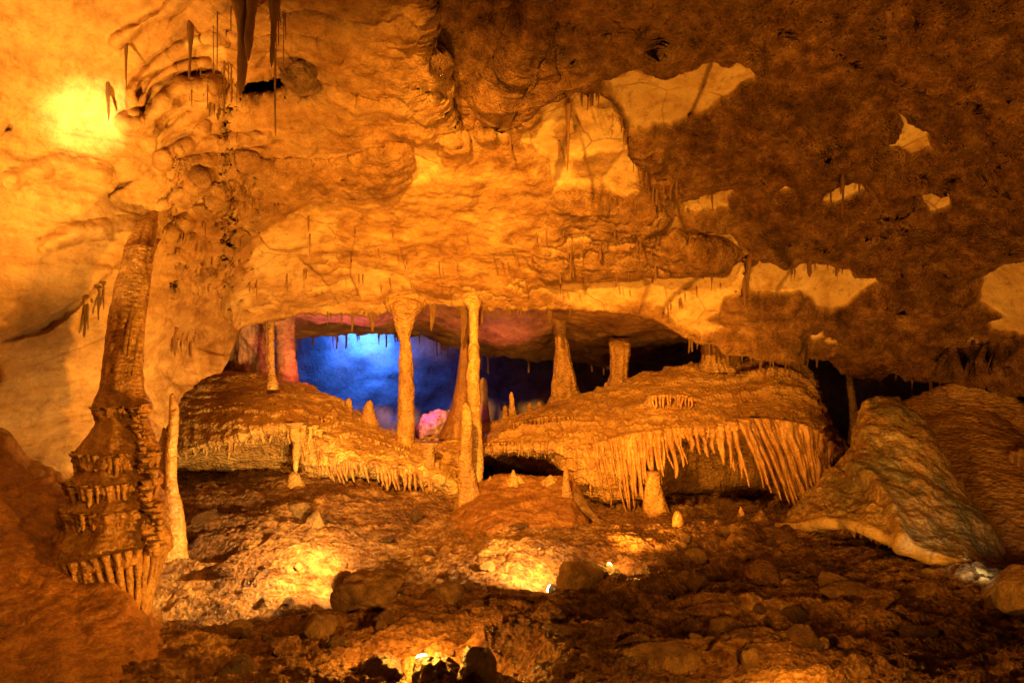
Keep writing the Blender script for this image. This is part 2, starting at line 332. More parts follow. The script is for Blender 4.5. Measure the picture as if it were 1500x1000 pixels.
def build_ceiling():
    us = np.r_[np.linspace(-600, -40, 110), np.linspace(-36, 1536, 760), np.linspace(1540, 2100, 100)]
    ts = np.r_[np.linspace(0, .5, 70, endpoint=False), np.linspace(.5, 1, 430)]
    U = np.broadcast_to(us, (len(ts), len(us))).copy()
    L = lipv(us) + 3.2 * gnoise(np.stack([us / 23., 0 * us, 0 * us], -1), 3) + 2 * gnoise(np.stack([us / 8., 0 * us, 0 * us], -1), 4)
    top = -750.
    e = 1.0
    V = top + (L[None] - top) * ts[:, None] ** e
    Y = ceil_tps(np.stack([U, V], -1))
    # warped copies for ragged outlines
    W = np.stack([U / 26., V / 26., 0 * U], -1)
    UW = U + 7 * fbm(W, 4, .6, seed=5); VW = V + 7 * fbm(W + 40, 4, .6, seed=6)
    pale = np.zeros_like(U)
    wide = np.zeros_like(U)
    for p in PALE:
        sd = poly_sd(UW, VW, p); es = np.where(U > 960, 0., 4.); pale = np.maximum(pale, sstep(-2.5 - es, 3.5 + es, sd + (3 + es) * fbm(W * 2.4, 4, .6, seed=14))); wide = np.maximum(wide, sstep(-26, 4, sd))
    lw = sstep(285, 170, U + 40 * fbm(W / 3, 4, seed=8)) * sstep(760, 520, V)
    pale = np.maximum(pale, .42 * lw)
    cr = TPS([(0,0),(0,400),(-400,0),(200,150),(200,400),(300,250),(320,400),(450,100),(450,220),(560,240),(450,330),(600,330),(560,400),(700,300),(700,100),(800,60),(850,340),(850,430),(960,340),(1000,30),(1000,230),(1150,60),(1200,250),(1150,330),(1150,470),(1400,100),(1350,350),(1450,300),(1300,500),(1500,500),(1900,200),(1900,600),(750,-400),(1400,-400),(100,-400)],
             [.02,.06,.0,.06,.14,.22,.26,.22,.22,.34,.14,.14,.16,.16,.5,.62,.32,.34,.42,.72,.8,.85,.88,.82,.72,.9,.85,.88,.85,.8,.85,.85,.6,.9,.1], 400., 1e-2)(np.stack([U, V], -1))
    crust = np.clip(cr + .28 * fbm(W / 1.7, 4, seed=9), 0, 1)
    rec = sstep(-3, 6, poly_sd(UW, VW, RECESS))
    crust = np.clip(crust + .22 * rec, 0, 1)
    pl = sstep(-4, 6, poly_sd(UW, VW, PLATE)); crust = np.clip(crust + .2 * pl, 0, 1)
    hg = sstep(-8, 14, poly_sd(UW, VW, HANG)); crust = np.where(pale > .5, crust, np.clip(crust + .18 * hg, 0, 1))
    for p, q in [([(838,232),(870,222),(915,218),(900,240),(880,268),(850,262),(835,250)], .75), ([(812,188),(826,178),(846,184),(845,196),(826,204),(812,200)], .8), ([(868,158),(884,152),(897,158),(884,163)], .7), ([(770,200),(800,225),(815,272),(770,260)], .6)]:
        pale = pale * (1 - q * sstep(-3, 5, poly_sd(UW, VW, p)))
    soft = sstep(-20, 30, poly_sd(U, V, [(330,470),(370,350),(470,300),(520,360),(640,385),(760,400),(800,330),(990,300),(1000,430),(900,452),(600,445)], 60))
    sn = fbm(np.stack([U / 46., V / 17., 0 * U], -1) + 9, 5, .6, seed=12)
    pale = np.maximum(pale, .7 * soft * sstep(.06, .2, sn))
    pale = np.maximum(pale, .55 * sstep(950, 1150, U) * sstep(.24, .34, fbm(np.stack([U / 60., V / 30., 0 * U], -1) + 2, 5, .6, seed=13)))
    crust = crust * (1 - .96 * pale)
    # relief
    Y = Y + .34 * rec * sstep(820, 640, U) + .05 * rec
    Y = Y + .012 * np.where(U > 350, pale, 0) - .03 * pl - .07 * hg
    stain_shade = np.zeros_like(U)
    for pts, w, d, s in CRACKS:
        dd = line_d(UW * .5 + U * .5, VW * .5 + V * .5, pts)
        g = np.exp(-(dd / w) ** 2); Y = Y + d * g; stain_shade = np.maximum(stain_shade, s * np.exp(-(dd / (w * 1.15)) ** 4))
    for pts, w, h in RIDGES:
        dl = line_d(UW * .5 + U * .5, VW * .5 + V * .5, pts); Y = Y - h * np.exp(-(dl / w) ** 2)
        if pts[0][0] < 400: stain_shade = np.maximum(stain_shade, .5 * np.exp(-((dl - w * 1.1) / 3.) ** 2) * sstep(-.1, .25, fbm(W * 2, 3, seed=15)))
    bl = sstep(260, 330, U) * sstep(1000, 800, U); stain_shade = np.maximum(stain_shade, .55 * bl * sstep(.2, .36, fbm(np.stack([U / 30., V / 24., 0 * U], -1) + 5, 5, .65, seed=16)) * (1 - pale))
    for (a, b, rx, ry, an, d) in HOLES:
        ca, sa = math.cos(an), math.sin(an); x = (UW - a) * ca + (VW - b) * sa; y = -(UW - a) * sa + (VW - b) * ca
        r = (x / rx) ** 2 + (y / ry) ** 2; k = sstep(1.6, .5, r); Y = Y + d * k; stain_shade = np.maximum(stain_shade, .8 * k)  # hole interiors also darkened in colour, adding to the shade of their depth
    for _ in range(110):       # small pits and clots in the crust left of the pale patches
        a, b = RNG.uniform(240, 380), RNG.uniform(235, 460); r = RNG.uniform(3, 8)
        g = np.exp(-(((U - a) / r) ** 2 + ((V - b) / (r * .7)) ** 2)); Y = Y + RNG.uniform(-.05, .07) * g; stain_shade = np.maximum(stain_shade, RNG.uniform(.1, .75) * g ** 1.5)
    X = P(U, V, Y)
    N = grid_normals(X); N *= np.sign((N * -(X - np.array([0, 0, CAMZ]))).sum(-1))[..., None]     # towards the eye side = open side
    rough = np.clip(crust * 1.1 + .18, 0, 1) * (1 - .8 * np.where(U > 300, pale, 0)) * (1 - .6 * wide)
    big = .11 * fbm(X * 1.1, 4, seed=21)
    lay = .05 * fbm(X * np.array([1.6, 1.6, 6.5]), 5, .55, seed=22)
    fine = .05 * rough * ridged(X * 3.4, 5, .55, seed=23) + .03 * rough * fbm(X * 15, 4, .6, seed=24) + .03 * rough * ridged(np.stack([X[..., 0] * 5 - X[..., 2] * 4, X[..., 1] * 3, X[..., 2] * 3 + X[..., 0] * 2], -1), 4, seed=25)
    edge = sstep(1.0, .97, ts)[:, None]
    bw = (X[..., 2] * .85 + X[..., 0] * .25 + X[..., 1] * .35) * 2.6 + 1.3 * fbm(X * .8, 4, seed=26); bp = bw - np.floor(bw); bed = (.09 + .09 * sstep(850, 1100, U)) * crust * sstep(.0, .82, bp) * sstep(1., .9, bp) * (1 - wide)
    X = X + N * ((bed + big * edge + lay * (1 - .5 * pale) + fine + .03 * rough + .012 * wide * (1 - pale))[..., None])
    # roll the lip under and back so the roof has thickness
    back = []
    for k, (dy, dz) in enumerate([(.08, -.012), (.2, .01), (.4, .07), (.8, .16)]):
        r = X[-1].copy(); r[:, 1] += dy; r[:, 0] *= (r[:, 1] / X[-1][:, 1]); r[:, 2] += dz; back.append(r)
    X2 = np.concatenate([X, np.stack(back)], 0); ex = lambda a: np.concatenate([a, np.repeat(a[-1:], 4, 0)], 0)
    ob = grid_obj('cave_ceiling', X2, M_CEIL, {'pale': ex(pale), 'crust': ex(crust), 'stain_shade': ex(stain_shade)})
    tag(ob, 'rugged limestone cave roof with pale bare patches between brown crust', 'cave ceiling', kind='structure')
    return us, V, X, N
CU, CV, CX, CN = build_ceiling()
def ceil_at(u, v):
    """point of the built roof seen towards photo direction (u, v)"""
    i = int(np.clip(np.searchsorted(CU, u), 1, len(CU) - 1)); j = int(np.clip(np.searchsorted(CV[:, i], v), 1, CV.shape[0] - 1))
    return CX[j, i].copy()

# ------------------------------------------------------------------ recessed roof and far wall of the back chamber
EDGE = np.array([(100,500),(330,505),(380,492),(430,488),(520,484),(600,487),(650,500),(700,518),(780,524),(850,522),(900,535),(960,520),(1000,508),(1100,512),(1200,525),(1300,540),(1500,565),(1800,600)], float)
def build_back():
    us = np.linspace(100, 1800, 520); ts = np.linspace(0, 1, 90)
    L = lipv(us) - 14; E = np.interp(us, EDGE[:, 0], EDGE[:, 1]) + 4 * gnoise(np.stack([us / 30, us * 0, us * 0], -1), 31)
    Y0 = ceil_tps(np.stack([us, lipv(us)], -1)) + .3
    V = L[None] + (E - L)[None] * ts[:, None] ** .9; Y = Y0[None] + (8.9 - Y0)[None] * ts[:, None]
    X = P(np.broadcast_to(us, V.shape), V, Y)
    up = []
    for dy, dz in [(.15, .05), (.4, .35), (1.2, .9), (2.6, 1.2)]:
        r = X[-1].copy(); r[:, 0] *= (r[:, 1] + dy) / r[:, 1]; r[:, 1] += dy; r[:, 2] += dz; up.append(r)
    X = np.concatenate([X, np.stack(up)], 0)
    N = grid_normals(X); N *= np.sign(-N[..., 2:3])
    X = X + N * (.12 * fbm(X * 1.5, 4, seed=32) + .06 * ridged(X * 4, 4, seed=33))[..., None]
    z = np.zeros(X.shape[:2])
    ob = grid_obj('recessed_ceiling', X, M_RECESS); tag(ob, 'low roof of the far chamber behind the front lip', 'cave ceiling', kind='structure')
    # far wall, a concave sheet from floor to vault
    a = np.linspace(-1.25, 1.25, 300); zz = np.linspace(-1.6, 3.0, 110)
    A, Z = np.meshgrid(a, zz); R = 11.3 + .25 * Z
    W = np.stack([R * np.sin(A) * 1.05, R * np.cos(A) * 1. + .2, Z], -1)
    W = W + (.28 * fbm(W * .9, 5, seed=35) * 1.)[..., None] * np.stack([-np.sin(A), -np.cos(A), 0 * A], -1)
    ob = grid_obj('far_wall', W, M_BACK); tag(ob, 'far rock wall of the back chamber lit blue', 'cave wall', kind='structure')
    return X[89], us
EX, EU = build_back()
def edge_at(u): return EX[int(np.clip(np.searchsorted(EU, u), 0, len(EU) - 1))].copy()

# rock buttress closing the left end of the back chamber
us = np.linspace(230, 436, 150); vs = np.linspace(425, 640, 130); U, V = np.meshgrid(us, vs)
Yb = 7.35 + 1.6 * sstep(395, 438, U) + .5 * sstep(380, 300, U) - .15 * sstep(520, 470, V)
X = P(U, V, Yb); X = X + np.array([0, -1., 0]) * (.16 * fbm(X * 1.8, 4, seed=36) + .12 * ridged(X * np.array([4.5, 3, 1.6]), 4, seed=37))[..., None]
tag(grid_obj('chamber_wall', X, M_PINK), 'red lit fluted rock at the left end of the back chamber', 'cave wall', kind='structure')
# ------------------------------------------------------------------ FLOOR
FC = [(-300,1000,2.8),(-300,800,4),(0,1000,2.9),(0,800,4.6),(300,1000,3.05),(750,1000,3.0),(1500,1000,2.65),(1800,1000,2.5),(250,905,3.95),(400,895,4.05),(400,855,4.3),(330,820,4.5),(420,800,4.62),(400,762,5.05),(300,722,5.9),(480,722,5.9),(540,790,5.0),
      (570,740,5.7),(650,742,5.7),(600,860,4.2),(680,800,5.0),(760,875,4.05),(760,838,4.3),(780,805,4.6),(820,790,5.1),(900,790,5.1),(900,850,4.25),(1000,790,5.0),(1060,775,5.2),(1110,785,4.9),(1050,830,4.5),(1000,900,3.75),(1180,790,4.75),(1250,830,4.2),(1330,870,3.8),(1200,900,3.6),(1430,900,3.5),(1550,920,3.3),(620,930,3.5),(750,940,3.4),(1100,960,3.2),(1300,950,3.15),(1700,850,3.9)]
fp = np.array([P(*c) for c in FC])
extra = np.array([(-6, .3, 0.1), (0, .3, .1), (6, .3, .1), (-7, 5, .1), (-7, 9, -.5), (0, 7.5, -.1), (0, 9, -.6), (0, 13, -1.0), (7, 5, .3), (7, 9, -.4), (3, 7.2, -.1), (-3, 7.5, .05), (8, 13, -1), (-8, 13, -1)], float)
fp = np.r_[fp, extra]
floor_tps = TPS(fp[:, :2], fp[:, 2], 3., 5e-3)
LAMPS = [(892, 828, 4.36, .16), (806, 862, 4.16, .2), (618, 962, 3.05, .13), (489, 872, 4.12, .2)]
def floor_z(x, y):
    x, y = np.asarray(x, float), np.asarray(y, float); q = np.stack([x, y], -1)
    z = floor_tps(q)
    p3 = np.stack([x * .75, y * 1.25, 0 * x], -1)
    far = sstep(12, 7, y)
    bz = .30 * fbm(p3 * 1.1 + 3.3, 5, .52, seed=47) + z; st = .075; fr = bz / st + .5 * gnoise(p3 * 4, 48); fl = np.floor(fr); bz = st * (fl + sstep(.55, 1., fr - fl))
    z = z + far * (.6 * (bz - z)) + far * (.07 * fbm(p3 * 1.5, 4, seed=41) + .1 * ridged(np.stack([x * .9 + .5 * y, y * 2.6 - x * .25, 0 * x], -1), 5, .55, seed=42) + .045 * fbm(p3 * 7, 5, .6, seed=43) + .03 * ridged(p3 * 14, 3, .6, seed=44))
    # slanting rock rib that runs from the lower middle up to the right-hand hollow
    a = np.array([P(705, 948, 3.3)[:2], P(880, 905, 3.65)[:2], P(1000, 868, 4.0)[:2], P(1060, 820, 4.5)[:2], P(1115, 775, 5.0)[:2]])
    d = line_d(x * 100, y * 100, a * 100, 80) / 100
    z = z + .05 * np.exp(-(d / .045) ** 2) - .04 * np.exp(-((d - .13) / .06) ** 2)
    for (u, v, Yl, w) in LAMPS:
        c = P(u, v, Yl); d2 = (x - c[0]) ** 2 + (y - c[1]) ** 2; k = np.exp(-d2 / w ** 2); z = np.where(z > c[2] - .07, z * (1 - k) + (c[2] - .07) * k, z)
    return z
def build_floor():
    a = np.r_[np.linspace(-2.4, -.9, 80), np.linspace(-.895, .895, 840), np.linspace(.9, 2.4, 80)]
    y = np.r_[np.geomspace(.5, 2.6, 60, endpoint=False), np.geomspace(2.6, 6.3, 420, endpoint=False), np.geomspace(6.3, 13, 60)]
    A, Yy = np.meshgrid(a, y); X = A * Yy
    Z = floor_z(X, Yy)
    ob = grid_obj('cave_floor', np.stack([X, Yy, Z], -1), M_FLOOR)
    tag(ob, 'wet muddy cave floor of broken ledges and rubble', 'cave floor', kind='structure')
build_floor()
def floor_pt(u, Y):
    x = (u - 750) / F * Y; return np.array([x, Y, float(floor_z(np.array([x]), np.array([Y]))[0])])

# ------------------------------------------------------------------ generic shapes
def loft(name, us, prof, mat, nu=260, nk=140, disp=None, parent=None, origin=None, kkey=None, attrs=None):
    """prof: per section list of (v, Y); returns object and the surface grid"""
    pr = np.array(prof, float); K = pr.shape[1]
    uu = np.linspace(us[0], us[-1], nu); A = pchip(uu, us, pr)                       # nu,K,2
    kk = np.linspace(0, K - 1, nk) if kkey is None else np.interp(np.linspace(0, 1, nk), np.linspace(0, 1, len(kkey)), kkey)
    B = pchip(kk, np.arange(K), A.transpose(1, 0, 2))                                # nk,nu,2
    U = np.broadcast_to(uu, B.shape[:2]); X = P(U, B[..., 0], B[..., 1])
    N = grid_normals(X)
    c = X.mean((0, 1)); s = np.sign((N * (np.array([0, 0, CAMZ + .4]) - X)).sum(-1).mean()) or 1.; N = N * s
    if disp is not None: X = X + N * disp(X, U, np.broadcast_to(kk[:, None], U.shape))[..., None]
    KK = np.broadcast_to(kk[:, None], U.shape)
    ob = grid_obj(name, X, mat, {k: f(U, KK) for k, f in (attrs or {}).items()}, parent, origin)
    return ob, X, uu, kk

def spindle(name, path, mat, amp=.12, freq=6., rid=.05, ridf=55., nseg=44, nrow=None, seed=0, parent=None, squash=1., flute=0., lean=None, origin='base'):
    """column / stalagmite / stalactite: path of (u, v, Y, radius px), top to bottom"""
    p = np.array(path, float); C = P(p[:, 0], p[:, 1], p[:, 2]); R = p[:, 3] * p[:, 2] / F
    s = np.r_[0, np.cumsum(np.linalg.norm(np.diff(C, axis=0), axis=1))]
    n = nrow or int(np.clip(s[-1] / .011, 14, 220)); t = np.linspace(0, s[-1], n)
    C2 = pchip(t, s, np.c_[C, R]); c, r = C2[:, :3], C2[:, 3]
    th = np.linspace(0, 2 * np.pi, nseg, endpoint=False)
    D = np.stack([np.cos(th), np.sin(th) * squash, 0 * th], -1)
    X = c[:, None] + r[:, None, None] * D[None]
    k = 1 + amp * fbm(X * freq + seed * 7.7, 5, .55, seed=seed) * 2.2
    if rid: k = k + rid * ridged(np.stack([X[..., 0] * 3, X[..., 1] * 3, X[..., 2] * ridf / 6.], -1) + seed, 3, seed=seed + 3)
    if flute: k = k + flute * np.cos(th * 9 + 2 * gnoise(X * 3, seed))[None] if False else k + flute * np.cos(th[None] * 9 + 3 * gnoise(X * 3, seed))
    X = c[:, None] + (r[:, None] * k)[..., None] * D[None]
    # close both ends
    X = np.concatenate([np.repeat(X[:1].mean(1, keepdims=True), nseg, 1), X, np.repeat(X[-1:].mean(1, keepdims=True), nseg, 1)], 0)
    o = None
    if parent is None: o = tuple(c[-1]) if origin == 'base' else tuple(c[0])
    return grid_obj(name, X, mat, None, parent, o, wrap=True)

def rock(name, u, v, Y, w, h, mat, seed, depth=None, knob=0., amp=.35, rot=0., label=None, cat='rock', group=None, sub=5, flat=.0, up=0.):
    """angular displaced boulder whose outline spans about w x h photo pixels round (u, v)"""
    bm = bmesh.new(); bmesh.ops.create_icosphere(bm, subdivisions=sub, radius=1.)
    Vv = np.array([x.co[:] for x in bm.verts]); Fq = np.array([[q.index for q in f.verts] for f in bm.faces]); bm.free()
    k = 1 + amp * fbm(Vv * 1.1 + seed * 5.3, 3, .5, seed=seed) * 1.6 + .14 * ridged(Vv * 2.6 + seed, 4, seed=seed + 1) + .05 * fbm(Vv * 9, 3, seed=seed + 2)
    if knob: k = k + knob * ridged(Vv * 2.6 + 9, 3, .55, seed=seed + 5)
    Vv = Vv * k[:, None]
    # a few cleaved faces
    rg = np.random.default_rng(seed)
    for _ in range(7):
        n = rg.normal(size=3); n /= np.linalg.norm(n); d = rg.uniform(.62, .9); m = Vv @ n - (d if not knob else 9)
        Vv = Vv - np.where(m > 0, m * .88, 0)[:, None] * n
    Vv /= np.array([np.abs(Vv[:, 0]).max(), np.abs(Vv[:, 1]).max(), np.abs(Vv[:, 2]).max()])
    sx, sz = w / F * Y / 2, h / F * Y / 2; sy = depth or (sx + sz) / 2
    Vv = Vv * np.array([sx, sy, sz]); c_, s_ = math.cos(rot), math.sin(rot)
    x, z = Vv[:, 0] * c_ - Vv[:, 2] * s_, Vv[:, 0] * s_ + Vv[:, 2] * c_; Vv[:, 0], Vv[:, 2] = x, z
    c = P(u, v, Y); Vv = Vv + c
    o = mesh_from(name, Vv, Fq, mat, origin=(c[0], c[1], c[2] - sz))
    if label: tag(o, label, cat, group)
    return o

def strand(name, a, b, w, parent, mat, seed=0, dep=1.5, nrow=18, nseg=10, wob=.012, tip=.25, bow=0., wav=0.):
    """one hanging drapery fold from world point a to tip b, w = half width at its root"""
    a, b = np.array(a, float), np.array(b, float); t = np.linspace(0, 1, nrow)
    c = a[None] + (b - a)[None] * t[:, None]
    L = np.linalg.norm(b - a); rg = np.random.default_rng(seed); ph = rg.uniform(0, 6.3, 3)
    c[:, 0] += wob * np.sin(t * rg.uniform(3, 8) + ph[0]) * t; c[:, 1] += bow * np.sin(t * np.pi) + wob * np.sin(t * 5 + ph[1]) * t
    c[:, 0] += wav * np.sin(t * rg.uniform(2.5, 5) + ph[2]) * t * (1 - .3 * t)
    r = w * (tip + (1 - tip) * (1 - t) ** rg.uniform(.5, 1.)) * (1 + .17 * np.sin(t * rg.uniform(9, 22) + ph[2])) * (1 + .55 * np.exp(-t / .1))
    r[-1] *= .5
    th = np.linspace(0, 2 * np.pi, nseg, endpoint=False)
    D = np.stack([np.cos(th), dep * np.sin(th), 0 * th], -1)
    X = c[:, None] + r[:, None, None] * D[None]
    X[-1] = c[-1]
    X = np.concatenate([np.repeat(c[:1, None], nseg, 1), X], 0)
    return grid_obj(name, X, mat, None, parent, None, wrap=True)

# ------------------------------------------------------------------ FLOWSTONE MOUNDS
def flow_disp(a=.07, fl=0., seed=0, f=1.6, flk=(2.5, 5.5), tr=.035):
    def d(X, U, K):
        q = a * fbm(X * f, 5, .5, seed=seed) + .022 * fbm(X * 7, 4, .55, seed=seed + 1)
        # rimstone ripples down the slope
        w = X[..., 2] * 26 + 5 * fbm(X * 2.2, 3, seed=seed + 2)
        q = q + .008 * np.abs(np.sin(w * 2.2))
        # shingled tiers with undercut lower edges and short flutes below them
        w = -X[..., 2] * 8.5 + 1.5 * fbm(X * np.array([1.5, 1.5, .8]), 4, .5, seed=seed + 7) + .5 * gnoise(X * 5, seed + 8); ph = w - np.floor(w)
        tier = ph ** 1.6 * sstep(1., .93, ph); q = q + tr * (.5 + .5 * sstep(-.1, .25, fbm(X * 1.7, 3, seed=seed + 9))) * tier
        q = q + .3 * tr * ph * np.abs(np.sin(X[..., 0] * 95 + 3 * gnoise(X * 4, seed + 10)))
        q = q + .02 * ridged(np.stack([X[..., 0] * 1.5, X[..., 1] * 1.5, X[..., 2] * 7], -1), 3, seed=seed + 4)
        if fl:
            m = sstep(flk[0] - .6, flk[0] + .6, K) * sstep(flk[1] + .7, flk[1] - .2, K)
            q = q + fl * m * (1 - np.abs(np.sin(U / 6.6 + 1.6 * gnoise(np.stack([U / 30, K, 0 * U], -1), seed))) * 1.6)
        return q
    return d

# --- left mound: a domed hood over a hollow, with a lower draped shoulder on its right
mound_l = empty('flowstone_mound', P(440, 715, 6.0))
tag(mound_l, 'golden domed flowstone mound with a hollow under its brow, beside the left big column', 'flowstone mound')
us = [215, 255, 300, 350, 400, 432, 452, 480, 530, 580, 630, 672]
pr = [  # back foot, crest, slope, brow, edge, under, recess back, foot
 [(640,7.6),(604,6.9),(612,6.6),(640,6.3),(676,6.1),(684,6.2),(700,6.5),(712,6.4)],
 [(620,7.8),(572,7.0),(590,6.6),(625,6.2),(664,5.95),(672,6.1),(692,6.5),(716,6.5)],
 [(600,7.9),(556,7.1),(578,6.6),(615,6.15),(652,5.85),(658,6.05),(690,6.5),(718,6.6)],
 [(590,8.0),(548,7.2),(574,6.6),(606,6.1),(640,5.8),(645,6.05),(688,6.5),(718,6.7)],
 [(590,8.0),(558,7.2),(576,6.6),(602,6.1),(626,5.8),(632,6.0),(684,6.45),(716,6.65)],
 [(600,8.0),(566,7.2),(584,6.6),(606,6.1),(624,5.85),(640,5.95),(684,6.35),(714,6.5)],
 [(605,8.0),(572,7.2),(592,6.6),(616,6.15),(640,5.95),(666,5.9),(700,6.05),(722,6.2)],
 [(620,8.0),(586,7.1),(608,6.5),(634,6.1),(664,5.85),(690,5.9),(708,6.15),(724,6.3)],
 [(640,7.9),(612,7.0),(632,6.5),(654,6.1),(676,5.85),(686,6.0),(708,6.2),(728,6.4)],
 [(665,7.8),(640,6.9),(654,6.45),(668,6.1),(684,5.85),(692,6.0),(710,6.2),(730,6.4)],
 [(690,7.6),(658,6.7),(668,6.4),(680,6.1),(696,5.85),(706,5.95),(716,6.1),(730,6.2)],
 [(705,7.0),(690,6.4),(696,6.2),(704,6.0),(712,5.9),(718,5.9),(726,5.95),(738,6.0)]]
loft('mound_body', us, pr, M_FLOWL, 420, 210, flow_disp(.07, .012, 51, flk=(3.2, 4.6)), mound_l)
def fringe(parent, keys, n, mat, Ye, seed, w=(.014, .024), jit=22, name='drapery', rows=18, bow=0., every=None):
    k = np.array(keys, float); s = np.linspace(0, 1, n); ks = np.linspace(0, 1, len(k)); rg = np.random.default_rng(seed)
    for i in range(n):
        t = np.clip(s[i] + rg.uniform(-.4, .4) / n, 0, 1)
        q = [np.interp(t, ks, k[:, j]) for j in range(4)]; Yt = np.interp(t, ks, Ye)
        q[3] += rg.uniform(-jit, jit * .5) if q[3] - q[1] > 18 else rg.uniform(-6, 4)
        if q[3] - q[1] < 8: q[3] = q[1] + 8
        a = P(q[0], q[1] - 3, Yt + .03); b = P(q[2], q[3], Yt + rg.uniform(-.02, .04))
        strand(name, a, b, rg.uniform(*w), parent, mat, seed * 100 + i, dep=rg.uniform(1.2, 2.6), bow=bow, nrow=rows, wav=.014 if rows > 20 else .008)
fringe(mound_l, [(262,664,262,678),(300,652,298,668),(330,646,326,668),(350,640,346,662),(385,632,384,648),(415,625,414,640)], 17, M_FLOWL, [5.93,5.85,5.82,5.8,5.8,5.82], 3, (.012, .02), 8)
for (a, b, c, d, w, Yy, sd) in [(432,622,436,692,.055,5.78,1),(424,622,424,650,.03,5.78,2),(444,626,444,668,.03,5.8,3),(462,626,463,650,.026,5.85,4),(468,632,468,654,.03,5.86,5),(455,628,452,662,.02,5.84,6),(338,642,333,676,.024,5.79,7)]:
    strand('drapery', P(a, b - 4, Yy + .03), P(c, d, Yy), w, mound_l, M_FLOWL, 900 + sd, dep=1.2, tip=.12)
fringe(mound_l, [(478,664,484,690),(500,668,506,706),(520,672,524,704),(545,676,552,700),(560,680,568,724),(590,684,594,728),(620,692,622,724),(650,702,650,718)], 34, M_STRAND, [5.83,5.83,5.83,5.83,5.83,5.83,5.83,5.9], 4, (.017, .028), 16)
fringe(mound_l, [(462,640,466,690),(476,650,490,712)], 6, M_STRAND, [5.85, 5.82], 5, (.016, .024), 8)

# --- right mound: long ramp rising to a two-peaked crest, tall curtains over a dark hollow
mound_r = empty('flowstone_curtain', P(1000, 770, 5.6))
tag(mound_r, 'broad ochre flowstone ramp with long drapery curtains over a dark hollow', 'flowstone mound')
us = [610, 660, 705, 750, 800, 850, 900, 950, 985, 1020, 1080, 1110, 1135, 1165, 1190, 1215, 1238]
pr = [
 [(680,7.6),(660,7.0),(664,6.7),(668,6.5),(674,6.4),(680,6.45),(684,6.6),(690,7.2),(700,7.4)],
 [(660,7.8),(640,7.1),(648,6.8),(656,6.5),(670,6.3),(680,6.35),(684,6.6),(690,7.2),(700,7.4)],
 [(650,7.8),(628,7.2),(640,6.8),(650,6.45),(659,6.25),(664,6.4),(668,6.9),(690,7.8),(715,8.2)],
 [(640,8.0),(614,7.3),(628,6.8),(641,6.4),(656,6.15),(661,6.3),(666,6.9),(700,7.8),(730,8.2)],
 [(624,8.0),(600,7.3),(616,6.8),(634,6.35),(655,6.0),(664,6.15),(676,6.8),(706,7.7),(740,8.0)],
 [(606,8.0),(582,7.3),(604,6.7),(628,6.15),(660,5.85),(694,5.85),(712,6.0),(734,6.2),(760,6.3)],
 [(592,8.0),(567,7.3),(594,6.6),(620,6.05),(648,5.75),(690,5.78),(722,5.9),(742,6.1),(775,6.2)],
 [(575,8.0),(550,7.2),(584,6.5),(612,5.95),(638,5.7),(668,5.78),(716,6.0),(748,6.4),(786,7.0)],
 [(562,7.9),(541,7.1),(578,6.4),(606,5.9),(634,5.65),(648,5.9),(684,6.4),(730,6.7),(786,7.6)],
 [(556,7.9),(535,7.1),(574,6.4),(602,5.9),(630,5.6),(640,6.0),(674,6.6),(728,6.85),(786,7.9)],
 [(560,7.9),(541,7.1),(572,6.4),(600,5.9),(624,5.55),(634,6.0),(672,6.7),(728,6.95),(786,8.1)],
 [(555,7.8),(533,7.0),(568,6.4),(598,5.9),(622,5.55),(634,6.0),(672,6.7),(728,6.95),(786,8.0)],
 [(545,7.7),(524,6.9),(562,6.3),(598,5.85),(624,5.55),(638,5.95),(686,6.5),(736,6.75),(786,7.4)],
 [(552,7.6),(533,6.8),(566,6.3),(602,5.8),(628,5.55),(650,5.8),(700,6.0),(745,6.1),(786,6.2)],
 [(575,7.5),(560,6.7),(584,6.2),(612,5.75),(636,5.55),(664,5.7),(710,5.8),(745,5.9),(786,6.0)],
 [(630,7.3),(620,6.5),(630,6.1),(645,5.75),(660,5.6),(684,5.65),(715,5.75),(745,5.85),(780,5.95)],
 [(670,7.1),(662,6.4),(668,6.1),(676,5.9),(690,5.8),(705,5.8),(725,5.85),(748,5.9),(775,6.0)]]
def disp_r(X, U, K):
    q = flow_disp(.06, .016, 61, flk=(3.2, 6.2))(X, U, K)
    # ledges near the right peak and on the shoulder
    for uc, kc, su, h in [(1120, 1.35, 60, .09), (1120, 1.75, 75, .06), (980, 2.55, 40, .07), (800, 3.0, 70, .06), (1130, 2.4, 80, .04)]:
        q = q + h * np.exp(-((U - uc) / su) ** 4) * sstep(kc - .35, kc, K) * sstep(kc + .10, kc + .02, K)
    return q
loft('mound_body', us, pr, M_FLOW, 620, 280, disp_r, mound_r)
fringe(mound_r, [(822,655,832,690),(845,656,858,712),(868,652,880,730),(890,646,905,738),(910,640,925,742),(930,636,940,742),(950,633,955,724)], 28, M_STRAND, [5.92,5.84,5.78,5.73,5.7,5.68,5.68], 11, (.016, .032), 32, rows=28)
fringe(mound_r, [(958,632,966,700),(975,630,988,694),(1000,628,1012,676),(1030,626,1036,664),(1058,622,1064,680),(1075,619,1098,706)], 19, M_STRAND, [5.66,5.63,5.6,5.58,5.55,5.54], 12, (.015, .034), 24, rows=28)
fringe(mound_r, [(1082,616,1116,706),(1098,614,1148,730),(1115,614,1165,738),(1132,616,1178,742),(1150,618,1188,744),(1170,622,1194,742),(1190,630,1198,738),(1206,642,1204,724),(1216,652,1210,705)], 34, M_STRAND, [5.53,5.52,5.52,5.52,5.52,5.52,5.52,5.54,5.58], 13, (.015, .033), 26, rows=32, bow=-.03)
fringe(mound_r, [(954,582,955,606),(975,580,977,610),(998,580,998,604),(1012,584,1013,600)], 12, M_STRAND, [5.98,5.92,5.9,5.9], 14, (.010, .016), 5, rows=10)

